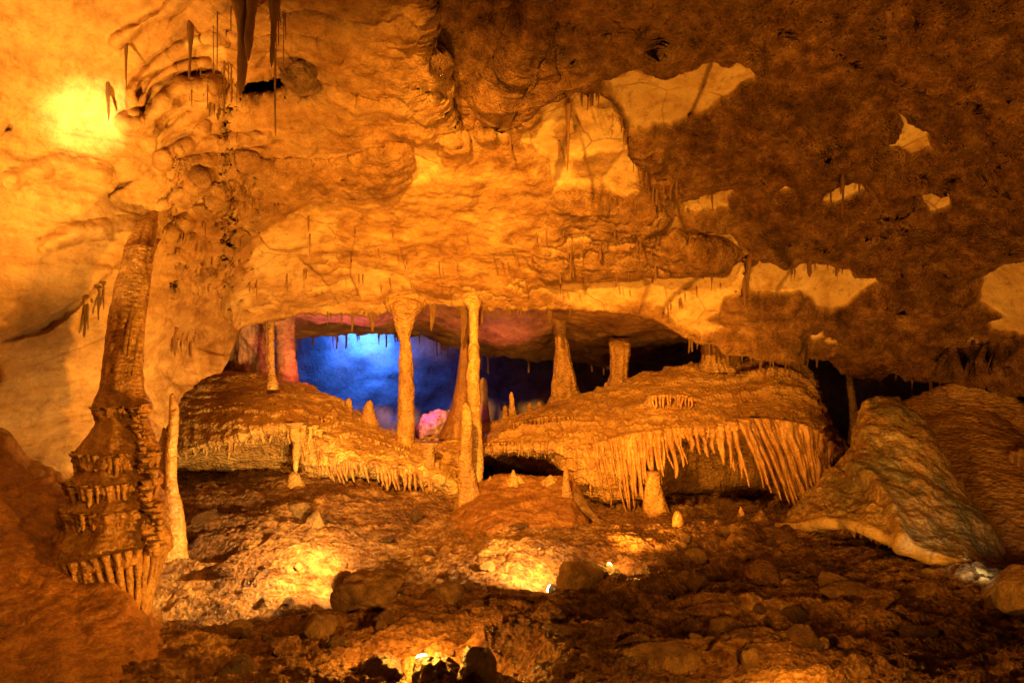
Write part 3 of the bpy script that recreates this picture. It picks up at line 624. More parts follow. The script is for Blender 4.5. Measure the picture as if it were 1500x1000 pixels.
def sheet(keys, Ye, parent, mat, seed):
    k = np.array(keys, float); n = 160; u = np.linspace(k[0, 0], k[-1, 0], n); vt = np.interp(u, k[:, 0], k[:, 1]); Yt = np.interp(u, k[:, 0], Ye)
    ln = np.interp(u, k[:, 0], k[:, 2]) * (.55 + .75 * np.abs(gnoise(np.stack([u / 9., 0 * u, 0 * u], -1), seed)) + .3 * gnoise(np.stack([u / 3.1, 0 * u, 0 * u], -1), seed + 1)); sh = np.interp(u, k[:, 0], k[:, 3])
    t = np.linspace(0, 1, 40)[:, None]; U = u + sh * t * (ln / ln.max()); V = vt - 4 + ln * t; Y = Yt + .035 - .03 * np.abs(np.sin(u / 3.4 + gnoise(np.stack([u / 20, 0 * u, 0 * u], -1), seed) * 3)) + .012 * t * np.sin(u / 5.)
    X = P(U, V, np.broadcast_to(Y, U.shape)); Xb = X + np.array([0, .03, 0]); Z = np.concatenate([X, Xb[::-1]], 0); grid_obj('curtain_sheet', Z, mat, None, parent, None)
sheet([(955,632,34,2),(1000,629,26,3),(1040,626,22,5),(1085,618,40,14)], [5.67,5.61,5.57,5.54], mound_r, M_STRAND, 5)
sheet([(1080,617,44,22),(1120,615,62,34),(1160,622,60,24),(1200,638,50,2),(1218,654,30,-4)], [5.55,5.53,5.53,5.55,5.6], mound_r, M_STRAND, 6)
sheet([(822,655,30,2),(870,652,60,6),(910,640,70,6),(956,632,60,4)], [5.93,5.79,5.71,5.69], mound_r, M_STRAND, 7)
sheet([(478,664,22,2),(530,673,24,3),(590,684,26,2),(650,702,12,0)], [5.86,5.85,5.85,5.9], mound_l, M_STRAND, 8)
for k, n, Ys, sd in [([(1100,548,1101,560),(1140,546,1140,562),(1178,556,1178,570)], 14, [6.62,6.55,6.5], 21), ([(1030,592,1031,606),(1100,588,1102,606),(1185,602,1188,620)], 20, [6.1,6.02,5.9], 22), ([(752,622,753,648),(800,612,803,646),(862,612,868,650)], 26, [6.55,6.4,6.32], 23), ([(690,652,690,668),(750,650,751,666),(812,650,816,672)], 20, [6.3,6.12,5.98], 24), ([(880,606,882,624),(940,600,944,620)], 10, [6.28,6.12], 25)]:
    fringe(mound_r, k, n, M_FLOW, Ys, sd, (.009, .016), 6, rows=10, name='stub_drapery')
for k, n, Ys, sd in [([(280,606,279,620),(350,592,350,606),(420,594,421,608)], 20, [6.3,6.25,6.22], 26), ([(470,612,472,630),(530,640,533,656),(590,660,594,674)], 22, [6.2,6.25,6.2], 27)]:
    fringe(mound_l, k, n, M_FLOWL, Ys, sd, (.009, .016), 5, rows=10, name='stub_drapery')

# --- the big column on the left with drapery skirts
col_l = empty('tiered_column', P(190, 945, 3.5))
tag(col_l, 'tall tiered column with drapery skirts standing at the left wall', 'column')
tiers = [(240,250,5.0,3),(229,290,4.66,7),(217,322,4.40,12),(206,360,4.14,18),(198,400,3.98,21),(188,450,3.9,22),(183,500,3.86,23),(180,540,3.82,25),(178,572,3.8,29),(180,600,3.78,37),(180,610,3.77,31),(178,640,3.74,44),(171,672,3.72,55),(174,682,3.71,47),(170,706,3.69,61),(173,717,3.68,52),(170,744,3.66,65),(172,757,3.65,58),(166,792,3.62,74),(166,806,3.6,75),(156,826,3.58,60),(150,855,3.56,51),(152,890,3.53,50),(166,925,3.5,64),(184,952,3.45,96),(192,990,3.4,130)]
spindle('column_shaft', tiers, M_COLD, amp=.11, freq=6, rid=.05, ridf=60, nseg=170, nrow=420, seed=5, parent=col_l, flute=.05)
def skirt(uc, vt, Yc, rpx, n, L, a0, a1, seed, mat=None, w=(.011, .019)):
    """folds hanging round the column from one tier; angle 0 = right, -90 deg = towards the eye"""
    rg = np.random.default_rng(seed); c = P(uc, vt, Yc); R = rpx * Yc / F; mat = mat or M_COLD
    for i in range(n):
        an = math.radians(a0 + (a1 - a0) * (i + .5) / n + rg.uniform(-3, 3)); k = rg.uniform(.94, 1.05)
        a = c + np.array([R * k * math.cos(an), R * k * math.sin(an), rg.uniform(-.01, .015)]); l = L * rg.uniform(.6, 1.1)
        b = a + np.array([-.1 * l * math.cos(an), -.1 * l * math.sin(an), -l]); strand('drapery', a, b, rg.uniform(*w), col_l, mat or M_COL, seed * 50 + i, dep=1.1, nrow=12, nseg=8, tip=.45, wob=.004)
skirt(179, 594, 3.78, 36, 16, .08, -190, 0, 1, w=(.010, .019)); skirt(175, 660, 3.72, 54, 24, .11, -190, 5, 2, w=(.010, .02)); skirt(170, 700, 3.69, 61, 26, .10, -190, 5, 3, w=(.010, .02)); skirt(170, 738, 3.66, 65, 26, .12, -190, 5, 4, w=(.010, .021))
skirt(166, 802, 3.6, 73, 22, .24, -195, -80, 5, w=(.011, .02))
for i in range(9):
    t = i / 8.; vb = random.uniform(520, 600); rr = .042 if i % 3 else .03
    top = P(203 + 28 * t, random.uniform(318, 350), 4.42 - .1 * math.sin(t * 3.1)); mid = P(190 + 28 * t, 372, 4.1 - .09 * math.sin(t * 3.1)); bot = P(164 + 38 * t, vb, 3.82 - .10 * math.sin(t * 3.1))
    strand('rib', mid, top, rr * .62, col_l, M_COLD, 60 + i, dep=1., nrow=16, tip=.7, wob=.004); strand('rib', mid + np.array([0, 0, .05]), bot, rr * .6, col_l, M_COLD, 80 + i, dep=1., nrow=30, tip=.25, wob=.006)
skirt(140, 796, 3.6, 52, 13, .20, -190, -70, 5, w=(.012, .02))
# bright curtain narrowing downwards on its right flank
for i in range(11):
    t = i / 10.; an = math.radians(-100 + 108 * t); ct = P(166, 800 - 10 * math.sin(t * 3.1), 3.6); cb = P(190, 932 - 34 * t * t, 3.5)
    d = np.array([math.cos(an), math.sin(an), 0]); strand('curtain', ct + d * .262, cb + d * .085, .0155, col_l, M_COL, 700 + i, dep=1.3, nrow=30, tip=.75, wob=.006)
for i in range(26):      # knobs and short tongues down the right edge
    v = 600 + i * 8.2; u = np.interp(v, [600, 640, 700, 760, 810], [208, 219, 228, 233, 240]) - random.uniform(0, 22)
    Yy = np.interp(v, [600, 810], [3.66, 3.46]); a = P(u, v - 4, Yy)
    strand('drapery', a, a + np.array([.01, -.005, -random.uniform(.03, .09)]), random.uniform(.014, .026), col_l, M_COL, 800 + i, dep=1.1, nrow=9, tip=.5, wob=.004)

# --- low smooth mound the column stands on, filling the lower left corner
mound_b = empty('base_mound', P(60, 960, 3.1))
tag(mound_b, 'smooth red-brown flowstone mound spreading from the foot of the left column', 'flowstone mound')
us = [-420, -200, -60, 0, 40, 80, 115, 150, 185, 215, 250, 290, 340, 390, 440]
pr = [[(640,4.3),(560,3.8),(640,3.4),(760,3.0),(900,2.6),(1050,2.3),(1250,2.1)],
 [(660,4.3),(575,3.8),(650,3.5),(760,3.1),(900,2.75),(1050,2.4),(1250,2.1)],
 [(690,4.4),(600,3.9),(660,3.6),(770,3.25),(900,2.9),(1050,2.5),(1250,2.15)],
 [(700,4.4),(622,4.0),(680,3.7),(780,3.35),(900,3.0),(1050,2.55),(1250,2.15)],
 [(730,4.4),(672,4.05),(715,3.75),(800,3.4),(900,3.05),(1050,2.6),(1250,2.15)],
 [(740,4.4),(696,4.05),(740,3.75),(815,3.45),(900,3.1),(1050,2.6),(1250,2.15)],
 [(760,4.4),(722,4.0),(765,3.7),(830,3.45),(905,3.15),(1050,2.65),(1250,2.15)],
 [(780,4.3),(752,3.9),(795,3.56),(845,3.4),(915,3.16),(1050,2.7),(1250,2.2)],
 [(840,4.2),(826,3.8),(850,3.55),(880,3.38),(930,3.18),(1050,2.75),(1250,2.2)],
 [(905,4.1),(890,3.75),(902,3.55),(918,3.4),(950,3.2),(1050,2.8),(1250,2.2)],
 [(950,4.0),(934,3.7),(940,3.55),(952,3.4),(975,3.2),(1060,2.8),(1250,2.2)],
 [(965,3.9),(945,3.6),(952,3.5),(964,3.35),(990,3.15),(1070,2.75),(1250,2.2)],
 [(975,3.8),(956,3.5),(964,3.4),(978,3.25),(1005,3.05),(1080,2.7),(1250,2.2)],
 [(985,3.7),(966,3.4),(976,3.3),(992,3.15),(1020,2.95),(1090,2.65),(1250,2.2)],
 [(1040,3.5),(1030,3.2),(1036,3.1),(1045,3.0),(1065,2.85),(1110,2.6),(1250,2.2)]]
loft('mound_body', us, pr, M_RED, 360, 220, flow_disp(.035, 0, 71, 1.1, tr=.006), mound_b)

# --- right: tilted shield slab with curled lower lip
shield = empty('flowstone_shield', P(1300, 830, 4.3))
tag(shield, 'tilted triangular flowstone slab with grey-green streaks and a curled pale lower lip', 'flowstone slab')
us = [1143, 1160, 1185, 1215, 1240, 1258, 1275, 1300, 1325, 1350, 1385, 1420, 1455, 1482]
pr = [ # back, top edge, mid, low, lip, under, inside
 [(768,5.3),(764,5.1),(766,5.02),(768,4.98),(770,4.95),(773,5.0),(772,5.55)],
 [(758,5.4),(750,5.15),(756,5.0),(763,4.9),(772,4.82),(776,4.9),(784,5.65)],
 [(735,5.5),(727,5.2),(740,5.0),(755,4.8),(770,4.68),(774,4.82),(786,5.65)],
 [(706,5.6),(696,5.25),(716,4.98),(744,4.72),(766,4.56),(770,4.72),(790,5.60)],
 [(680,5.6),(668,5.28),(700,4.92),(738,4.65),(766,4.46),(770,4.62),(794,5.55)],
 [(632,5.7),(620,5.3),(680,4.85),(735,4.58),(771,4.38),(776,4.56),(800,5.45)],
 [(606,5.7),(592,5.3),(665,4.8),(732,4.52),(778,4.3),(783,4.48),(806,5.35)],
 [(600,5.7),(588,5.28),(665,4.76),(735,4.45),(788,4.22),(794,4.4),(814,5.25)],
 [(618,5.6),(602,5.2),(675,4.7),(745,4.38),(800,4.12),(806,4.3),(824,5.05)],
 [(640,5.4),(624,5.05),(695,4.6),(760,4.3),(812,4.04),(818,4.2),(832,4.85)],
 [(700,5.1),(684,4.78),(735,4.45),(785,4.2),(826,3.95),(832,4.08),(842,4.65)],
 [(752,4.8),(738,4.55),(772,4.3),(806,4.08),(840,3.86),(845,3.98),(852,4.50)],
 [(806,4.5),(795,4.3),(815,4.14),(834,4.0),(853,3.8),(857,3.9),(860,4.35)],
 [(850,4.2),(845,4.05),(850,3.98),(856,3.9),(862,3.82),(866,3.88),(868,4.30)]]
def disp_s(X, U, K):
    a = X[..., 2] * .8 + X[..., 0] * .6
    B = np.stack([a * 7, X[..., 1] * 2, (X[..., 0] * .8 - X[..., 2] * .6) * 2.2], -1)
    q = .07 * fbm(X * np.array([1.6, 2.4, 2.4]), 5, .58, seed=81) + .035 * fbm(X * 7, 5, .6, seed=82) + .03 * ridged(B, 5, .58, seed=83) + .05 * fbm(X * 3.2, 5, .6, seed=87)
    w = a * 5 + 1.4 * fbm(X * 2, 4, seed=84); ph = w - np.floor(w); q = q + .025 * ph * sstep(1., .94, ph) * sstep(-.1, .2, fbm(X * 1.5, 3, seed=85))
    q = q * sstep(4.1, 3.5, K) * sstep(1140, 1170, U)
    # raised rib falling from the middle of the slab to its lip, and the rolled lip
    d = line_d(U, K * 60, [(1262, 132), (1290, 170), (1312, 205), (1326, 235)]); q = q + .07 * np.exp(-(d / 9) ** 2)
    return q + .05 * np.exp(-((K - 4.0) / .25) ** 2)
loft('slab_body', us, pr, M_SHIELD, 380, 220, disp_s, shield, attrs={'rim': lambda U, K: np.clip(np.exp(-((K - 3.98) / .22) ** 2) + .6 * sstep(1262, 1200, U) * sstep(2.2, 3.2, K) * sstep(4.3, 4.1, K), 0, 1) * sstep(-.35, .2, fbm(np.stack([U / 22., K * 3, 0 * U], -1), 4, seed=86))})
fringe(shield, [(1180,772,1181,778),(1230,770,1231,786),(1260,776,1261,794),(1300,792,1301,806),(1345,812,1346,822)], 26, M_STRAND, [4.86,4.66,4.54,4.38,4.2], 15, (.008, .013), 4, rows=8)

# --- right: big rounded mound behind the slab, with a rolled rim along its top
mound_h = empty('rippled_mound', P(1440, 850, 4.6))
tag(mound_h, 'large rippled flowstone mound with a curled rim behind the grey-streaked slab', 'flowstone mound')
us = [1290, 1325, 1350, 1380, 1410, 1440, 1470, 1500, 1540, 1600, 1700, 1900]
pr = [[(640,6.6),(614,6.0),(640,5.7),(700,5.3),(760,5.0),(840,4.7),(900,4.5)],
 [(624,6.6),(600,5.95),(636,5.6),(700,5.2),(760,4.9),(840,4.6),(900,4.4)],
 [(614,6.6),(590,5.9),(630,5.55),(700,5.12),(760,4.84),(840,4.55),(900,4.35)],
 [(602,6.5),(578,5.85),(626,5.5),(698,5.05),(765,4.75),(840,4.45),(905,4.25)],
 [(594,6.4),(571,5.8),(622,5.42),(698,4.98),(770,4.65),(845,4.35),(910,4.15)],
 [(592,6.3),(571,5.7),(622,5.35),(700,4.88),(775,4.55),(850,4.25),(915,4.05)],
 [(602,6.2),(580,5.6),(632,5.25),(708,4.78),(782,4.45),(852,4.15),(920,3.95)],
 [(630,6.1),(606,5.45),(652,5.1),(720,4.66),(790,4.35),(856,4.05),(925,3.85)],
 [(668,5.9),(640,5.2),(680,4.9),(740,4.5),(800,4.2),(862,3.92),(930,3.75)],
 [(690,5.6),(660,4.9),(700,4.6),(755,4.25),(810,4.0),(870,3.75),(940,3.6)],
 [(680,5.2),(650,4.5),(700,4.2),(760,3.9),(820,3.65),(880,3.45),(950,3.3)],
 [(640,4.6),(610,3.9),(680,3.6),(760,3.3),(840,3.1),(900,2.9),(960,2.8)]]
def disp_h(X, U, K):
    q = .05 * fbm(X * 1.4, 5, .5, seed=91) + .02 * fbm(X * 6, 4, seed=92)
    w = X[..., 2] * 34 + X[..., 0] * 9 + 6 * fbm(X * 2.5, 4, seed=93)
    return q + .010 * (1 - np.abs(np.sin(w))) + .075 * np.exp(-((K - 1.08) / .16) ** 2) - .05 * np.exp(-((K - 1.5) / .22) ** 2)
loft('mound_body', us, pr, M_FLOW, 360, 260, disp_h, mound_h)
fringe(mound_h, [(1418,706,1419,738),(1432,700,1433,734)], 5, M_STRAND, [4.93, 4.86], 16, (.01, .015), 5, rows=10)
fringe(mound_h, [(1478,668,1479,712),(1500,660,1502,712),(1520,668,1522,716)], 8, M_STRAND, [4.94, 4.84, 4.74], 17, (.012, .018), 6, rows=10)

rock('ledge_rock', 1512, 868, 3.4, 120, 92, M_SHIELD, 31, depth=.28, amp=.22, label='rounded pale ledge rock cut by the right edge below the rippled mound', cat='rock')

# ------------------------------------------------------------------ COLUMNS, STALAGMITES
def thing_spindle(name, label, cat, path, mat, group=None, **k):
    o = spindle(name, path, mat, **k); tag(o, label, cat, group); return o
thing_spindle('column', 'orange column with a funnel-shaped top in front of the blue light', 'column',
  [(594,405,7.05,46),(594,432,6.75,38),(595,452,6.58,27),(594,464,6.55,17),(592,478,6.55,13),(592,494,6.55,9),(594,506,6.55,8),(595,530,6.55,10),(595,570,6.55,11),(595,610,6.55,12),(593,640,6.55,13),(592,655,6.55,17)], M_FLOW, amp=.14, freq=6, rid=.05, seed=2)
thing_spindle('column', 'slender pale yellow column rising right of the middle, thickest of the pair at the base', 'column',
  [(692,415,6.75,20),(692,440,6.5,13),(694,455,6.42,8),(694,475,6.4,7),(694,500,6.36,6),(694,508,6.34,8),(695,530,6.3,8),(693,548,6.27,9),(694,575,6.22,9),(697,610,6.15,7),(699,640,6.08,7),(700,670,6.0,8),(698,700,5.93,9),(696,730,5.86,12),(694,765,5.8,18)], M_FLOWL, amp=.15, freq=6, rid=.06, seed=3)
thing_spindle('stalagmite', 'tall orange stalagmite leaning against the slender pale column', 'stalagmite',
  [(682,590,5.66,1.5),(683,596,5.66,6),(684,620,5.66,8),(683,650,5.66,9),(682,670,5.66,10),(684,700,5.66,13),(686,725,5.66,17),(688,745,5.66,24),(690,765,5.66,34)], M_FLOW, amp=.09, freq=6, rid=.07, seed=4)
thing_spindle('column', 'rose tinted stalagmite cone behind the slender pale column', 'stalagmite',
  [(681,478,6.9,3),(680,505,6.9,5),(679,540,6.9,8),(677,570,6.9,11),(675,595,6.9,13),(673,612,6.9,18),(668,640,6.9,26)], M_RED, amp=.1, freq=5, seed=5)
thing_spindle('column', 'thin straight ochre column left of the red column', 'column',
  [(399,435,6.5,15),(399,455,6.5,10),(398,466,6.5,6),(397,480,6.5,4.6),(397,520,6.5,4.6),(398,545,6.5,5),(399,558,6.5,7),(400,570,6.5,9)], M_FLOWL, amp=.12, freq=6, rid=.08, seed=6)
thing_spindle('column', 'thick crusted red column at the left of the blue chamber', 'column',
  [(415,448,7.4,20),(415,468,7.4,16),(417,478,7.4,13),(418,500,7.4,12),(420,530,7.4,13),(421,555,7.4,15),(422,580,7.4,18)], M_PINK, amp=.16, freq=16, rid=.12, ridf=90, seed=7)
thing_spindle('column', 'broad tapering column under the dark roof right of the centre', 'column',
  [(820,460,7.6,13),(820,486,7.6,8),(822,500,7.6,9),(824,525,7.6,12),(826,550,7.6,16),(828,570,7.6,19),(830,582,7.6,24),(830,600,7.6,34)], M_FLOW, amp=.14, freq=5, flute=.05, seed=8)
thing_spindle('column', 'short squat column joining ramp and roof in the dark gap', 'column',
  [(908,495,7.7,15),(908,515,7.5,14),(908,525,7.5,13),(907,545,7.5,13),(906,560,7.5,15),(906,578,7.5,20)], M_FLOW, amp=.14, freq=5, flute=.06, seed=9)
for (u, r, sd, lab) in [(1040, 13, 12, 'wide'), (1058, 6, 13, 'thin'), (1075, 8, 14, 'dark')]:
    thing_spindle('column', {'wide': 'broad pale column on the crest of the flowstone ramp, wedged under the roof', 'thin': 'thin middle column of the three on the ramp crest', 'dark': 'small dark column of the three on the ramp crest, nearest its right peak'}[lab], 'column',
      [(u, 482, 6.85, r * 2), (u, 496, 6.85, r * 1.5), (u, 506, 6.85, r), (u + 1, 522, 6.85, r * .95), (u + 1, 532, 6.85, r * 1.2), (u + 1, 545, 6.85, r * 1.8)], M_FLOW, 'columns on the crest of the ramp', amp=.15, freq=6, flute=.06, seed=sd)
thing_spindle('column', 'thin leaning brown column in the black gap above the slab', 'column',
  [(1240,500,6.6,10),(1240,520,6.6,7),(1243,545,6.6,5),(1247,575,6.6,5),(1251,605,6.6,6),(1254,630,6.6,9),(1256,650,6.6,14)], M_FLOW, amp=.14, freq=6, seed=15)
thing_spindle('stalagmite', 'tall narrow stalagmite just right of the tiered column', 'stalagmite',
  [(252,576,4.4,1.2),(253,582,4.4,4),(255,600,4.4,6),(254,630,4.4,7),(251,660,4.4,7.5),(250,700,4.4,8),(250,720,4.4,10),(250,740,4.4,15),(252,770,4.4,17),(252,800,4.4,19),(250,840,4.4,26),(250,885,4.4,36)], M_COLD, amp=.09, freq=6, rid=.08, seed=16)
thing_spindle('stalagmite', 'short thin stalagmite pressed between tiered column and tall narrow one', 'stalagmite',
  [(240,626,4.45,1),(241,632,4.45,3.5),(240,660,4.45,4.5),(238,690,4.45,6),(238,730,4.45,9),(240,780,4.45,15)], M_FLOW, amp=.09, freq=6, seed=17)
thing_spindle('stalagmite', 'small round-topped stalagmite left of the cone on the golden mound', 'stalagmite', [(511,583,6.9,2),(511,588,6.9,4.2),(512,600,6.9,4.6),(513,614,6.9,6),(514,630,6.9,9)], M_FLOW, amp=.14, seed=18)
thing_spindle('stalagmite', 'cone-shaped stalagmite with bright right edge on the golden mound', 'stalagmite', [(542,586,6.8,2),(541,591,6.8,5),(540,604,6.8,9),(540,620,6.8,13),(540,634,6.8,18),(542,650,6.8,30)], M_FLOW, amp=.12, freq=6, seed=19)
thing_spindle('stalagmite', 'rose round-topped stalagmite right of the slender pale column', 'stalagmite', [(708,553,7.6,2),(708,558,7.6,5),(709,575,7.6,5.5),(709,600,7.6,6.5),(708,612,7.6,10),(708,635,7.6,18)], M_PINK, amp=.15, seed=20)
thing_spindle('stalagmite', 'tiny pale stalagmite alone on the dark ramp crest', 'stalagmite', [(749,574,7.4,1),(749,579,7.4,3),(750,590,7.4,3.6),(750,600,7.4,5.5),(749,625,7.4,10)], M_FLOWL, amp=.08, seed=21)
for i, (u, v) in enumerate([(288,572),(304,574),(740,594),(776,590),(790,588),(888,560)]):
    t_ = P(u, v, 7.25)
    thing_spindle('stalagmite', ['tiny stub stalagmite on the left end of the golden mound','second tiny stub on the golden mound, right of the first','stub just left of the tiny pale stalagmite','stub between tiny pale stalagmite and broad tapering column','stub nearest the broad tapering column','pale stub at the foot of the squat column'][i], 'stalagmite',
      [(u, v, 7.25, 1), (u, v + 3, 7.25, 3), (u, v + 9, 7.25, 3.6), (u, v + 24, 7.25, 6)], M_FLOW, 'stub stalagmites on the mounds', amp=.08, seed=30 + i)
thing_spindle('stalagmite', 'thick smooth stalagmite meeting the curtain at the edge of the hollow', 'stalagmite', [(957,690,5.62,9),(957,708,5.62,11),(958,722,5.62,13),(960,740,5.62,17),(962,758,5.62,21),(962,775,5.62,25),(962,800,5.62,30)], M_FLOW, amp=.12, rid=.06, seed=22)
thing_spindle('stalagmite', 'small pale knob stalagmite in front of the dark hollow', 'stalagmite', [(992,748,5.05,2),(993,753,5.05,6),(993,765,5.05,8),(992,778,5.05,8),(992,795,5.05,12)], M_COLD, amp=.1, seed=23)
thing_spindle('stalagmite', 'thin spike stalagmite on the right end of the low terrace', 'stalagmite', [(829,686,5.5,1),(829,692,5.5,4),(829,705,5.5,5),(830,720,5.5,7),(832,745,5.5,13)], M_FLOW, amp=.1, seed=24)
thing_spindle('stalagmite', 'dark pointed stalagmite inside the hollow under the curtain', 'stalagmite', [(1085,742,5.4,1),(1086,752,5.4,5),(1086,764,5.4,9),(1086,780,5.4,15),(1086,800,5.4,24)], M_FLOW, amp=.12, seed=25)
thing_spindle('stalagmite', 'drip stump below the longest tooth of the golden mound', 'stalagmite', [(432,690,5.85,2),(431,695,5.85,7),(432,703,5.85,10),(434,712,5.85,15),(436,735,5.85,24)], M_FLOWL, amp=.12, seed=26)
thing_spindle('stalagmite', 'short pillar under the end of the ramp, left of the slender column', 'stalagmite', [(628,648,6.0,15),(628,660,6.0,9),(629,680,6.0,8),(629,700,6.0,10),(630,720,6.0,17)], M_FLOW, amp=.1, seed=27)
# crystal clump lit magenta
o = rock('crystal_clump', 638, 626, 7.2, 70, 56, M_PINK, 44, depth=.22, amp=.4, rot=.6, knob=.45, label='knobbly magenta lit crystal clump by the foot of the funnel column', cat='rock')

# low terrace round the foot of the twin columns
terr = empty('terrace', P(775, 790, 5.2)); tag(terr, 'low smooth ochre terrace at the foot of the slender column pair', 'flowstone terrace')
us = [640, 665, 690, 720, 760, 800, 830, 850, 866]
pr = [[(752,6.2),(746,5.9),(752,5.7),(762,5.5),(772,5.4),(784,5.3)],[(746,6.2),(738,5.9),(748,5.65),(762,5.4),(776,5.25),(790,5.15)],[(728,6.2),(718,5.9),(736,5.6),(758,5.3),(778,5.12),(796,5.0)],
 [(714,6.2),(702,5.9),(724,5.6),(754,5.25),(778,5.02),(798,4.92)],[(710,6.2),(698,5.9),(722,5.6),(754,5.2),(780,4.98),(800,4.88)],[(712,6.2),(700,5.9),(724,5.6),(756,5.22),(780,5.0),(800,4.9)],
 [(714,6.1),(702,5.8),(728,5.5),(756,5.24),(778,5.06),(798,4.95)],[(740,6.0),(730,5.7),(744,5.5),(762,5.3),(780,5.12),(796,5.0)],[(785,5.7),(778,5.5),(784,5.4),(790,5.3),(796,5.2),(804,5.1)]]
loft('terrace_body', us, pr, M_RED, 240, 120, flow_disp(.05, 0, 95, 2.2, tr=.015), terr)
for i, (u, v) in enumerate([(718,704),(752,694),(760,701),(806,699)]):
    spindle('knob', [(u, v - 7 + i, 5.8, 1), (u, v - 2, 5.8, 3), (u, v + 6, 5.8, 7 + 2 * i), (u + 1, v + 18, 5.8, 17)], M_FLOW, amp=.2, seed=60 + i, parent=terr)
sp = spindle('rimstone_ridge', [(842,718,5.5,2),(848,730,5.42,6),(856,744,5.3,7),(868,756,5.2,7),(880,770,5.1,5),(890,784,5.0,4),(896,794,4.95,2)], M_ROCK, amp=.2, freq=9, rid=.1, seed=70)
tag(sp, 'jagged pale ridge sloping down from the right end of the low terrace', 'rock')

# ------------------------------------------------------------------ ROCKS
for a in [(852,850,4.05,84,62,M_ROCK,3,'rounded dark-faced boulder hiding the brightest floor lamp'),(893,848,4.3,44,38,M_ROCK,16,'smaller boulder right of the rounded one, under the naked lamp'),
  (536,872,3.95,112,74,M_ROCK,5,'pale pointed boulder in front of the bright bank'),(505,858,4.1,40,44,M_ROCK,26,'upright slab leaning on the left of the pale pointed boulder'),
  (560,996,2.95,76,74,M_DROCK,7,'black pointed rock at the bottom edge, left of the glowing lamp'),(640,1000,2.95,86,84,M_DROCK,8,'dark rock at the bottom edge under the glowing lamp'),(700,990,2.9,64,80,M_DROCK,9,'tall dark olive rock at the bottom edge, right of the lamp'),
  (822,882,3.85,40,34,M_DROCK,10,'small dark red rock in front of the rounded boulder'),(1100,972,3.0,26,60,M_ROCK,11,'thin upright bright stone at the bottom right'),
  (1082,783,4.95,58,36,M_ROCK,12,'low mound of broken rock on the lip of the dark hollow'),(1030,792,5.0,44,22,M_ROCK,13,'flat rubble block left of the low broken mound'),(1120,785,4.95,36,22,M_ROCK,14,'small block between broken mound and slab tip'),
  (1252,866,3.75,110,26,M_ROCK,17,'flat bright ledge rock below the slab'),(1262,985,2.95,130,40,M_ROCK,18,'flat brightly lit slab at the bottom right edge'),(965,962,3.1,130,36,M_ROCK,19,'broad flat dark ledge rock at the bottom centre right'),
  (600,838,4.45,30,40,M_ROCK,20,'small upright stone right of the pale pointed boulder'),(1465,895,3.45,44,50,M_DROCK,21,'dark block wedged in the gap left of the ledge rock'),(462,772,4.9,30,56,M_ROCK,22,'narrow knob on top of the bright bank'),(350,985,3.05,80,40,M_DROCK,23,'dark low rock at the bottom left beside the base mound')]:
    rock('boulder' if a[3] > 60 else 'stone', a[0], a[1], a[2], a[3], a[4], a[5], a[6], label=a[7], cat='rock', sub=5 if a[3] > 50 else 4)

# angular blocks half sunk in the mud
blk = [rock('block', 750, 900, 3.5, 90, 56, [M_FLOOR, M_DROCK, M_ROCK][i], 140 + i, depth=.14, sub=5, amp=.3) for i in range(3)]
for i, (u, Yy, sc) in enumerate([(330,4.3,1.3),(300,4.9,1.0),(440,5.2,.9),(560,4.9,1.1),(610,5.3,.8),(660,3.9,.9),(720,3.4,.9),(760,5.0,.7),(900,3.5,1.2),(960,4.2,1.1),(1020,3.9,.9),(1060,3.4,1.2),(1120,4.1,1.3),(1160,3.5,.9),(1220,3.9,1.2),(1290,3.5,1.3),(1350,3.2,1.0),(470,3.5,.9),(420,3.3,1.0),(560,3.6,.8),(350,3.6,.9),(820,3.2,.9),(1180,3.05,1.0),(1020,4.6,.9),(1140,4.6,1.0)]):
    o = blk[i % 3] if i < 3 else blk[i % 3].copy()
    if i >= 3: COL.objects.link(o)
    sc *= .6; p = floor_pt(u, Yy); o.location = (p[0], p[1], p[2] - .06 * sc); o.scale = (sc * RNG.uniform(.8, 1.4), sc, sc * RNG.uniform(.7, 1.2)); o.rotation_euler = (RNG.uniform(-.25, .25), RNG.uniform(-.25, .25), RNG.uniform(0, 6.28))
    tag(o, 'angular rock block half sunk in the mud of the cave floor', 'rock', 'angular blocks half sunk in the cave floor')
# scattered loose stones
proto = []
for i in range(6):
    o = rock('loose_stone', 750, 900, 3.5, 30, 20, [M_DROCK, M_FLOOR, M_ROCK][i % 3], 100 + i, sub=3); o.data.polygons.foreach_set('use_smooth', np.zeros(len(o.data.polygons), bool)); proto.append(o)
for i in range(150):
    src = proto[i % 6]; o = src if i < 6 else src.copy()
    if i >= 6: COL.objects.link(o)
    for _ in range(50):
        Yy = RNG.uniform(3.0, 5.3); u = RNG.uniform(260, 1350)
        if not (650 < u < 880 and Yy > 4.8): break
    p = floor_pt(u, Yy); s = RNG.uniform(.25, 1.0) ** 1.6
    o.location = (p[0], p[1], p[2] - .02 * s); o.scale = (s * RNG.uniform(.8, 1.5), s, s * RNG.uniform(.7, 1.3)); o.rotation_euler = (RNG.uniform(-.3, .3), RNG.uniform(-.3, .3), RNG.uniform(0, 6.28))
    tag(o, 'small loose stone lying on the muddy cave floor', 'stone', 'loose stones scattered over the cave floor')

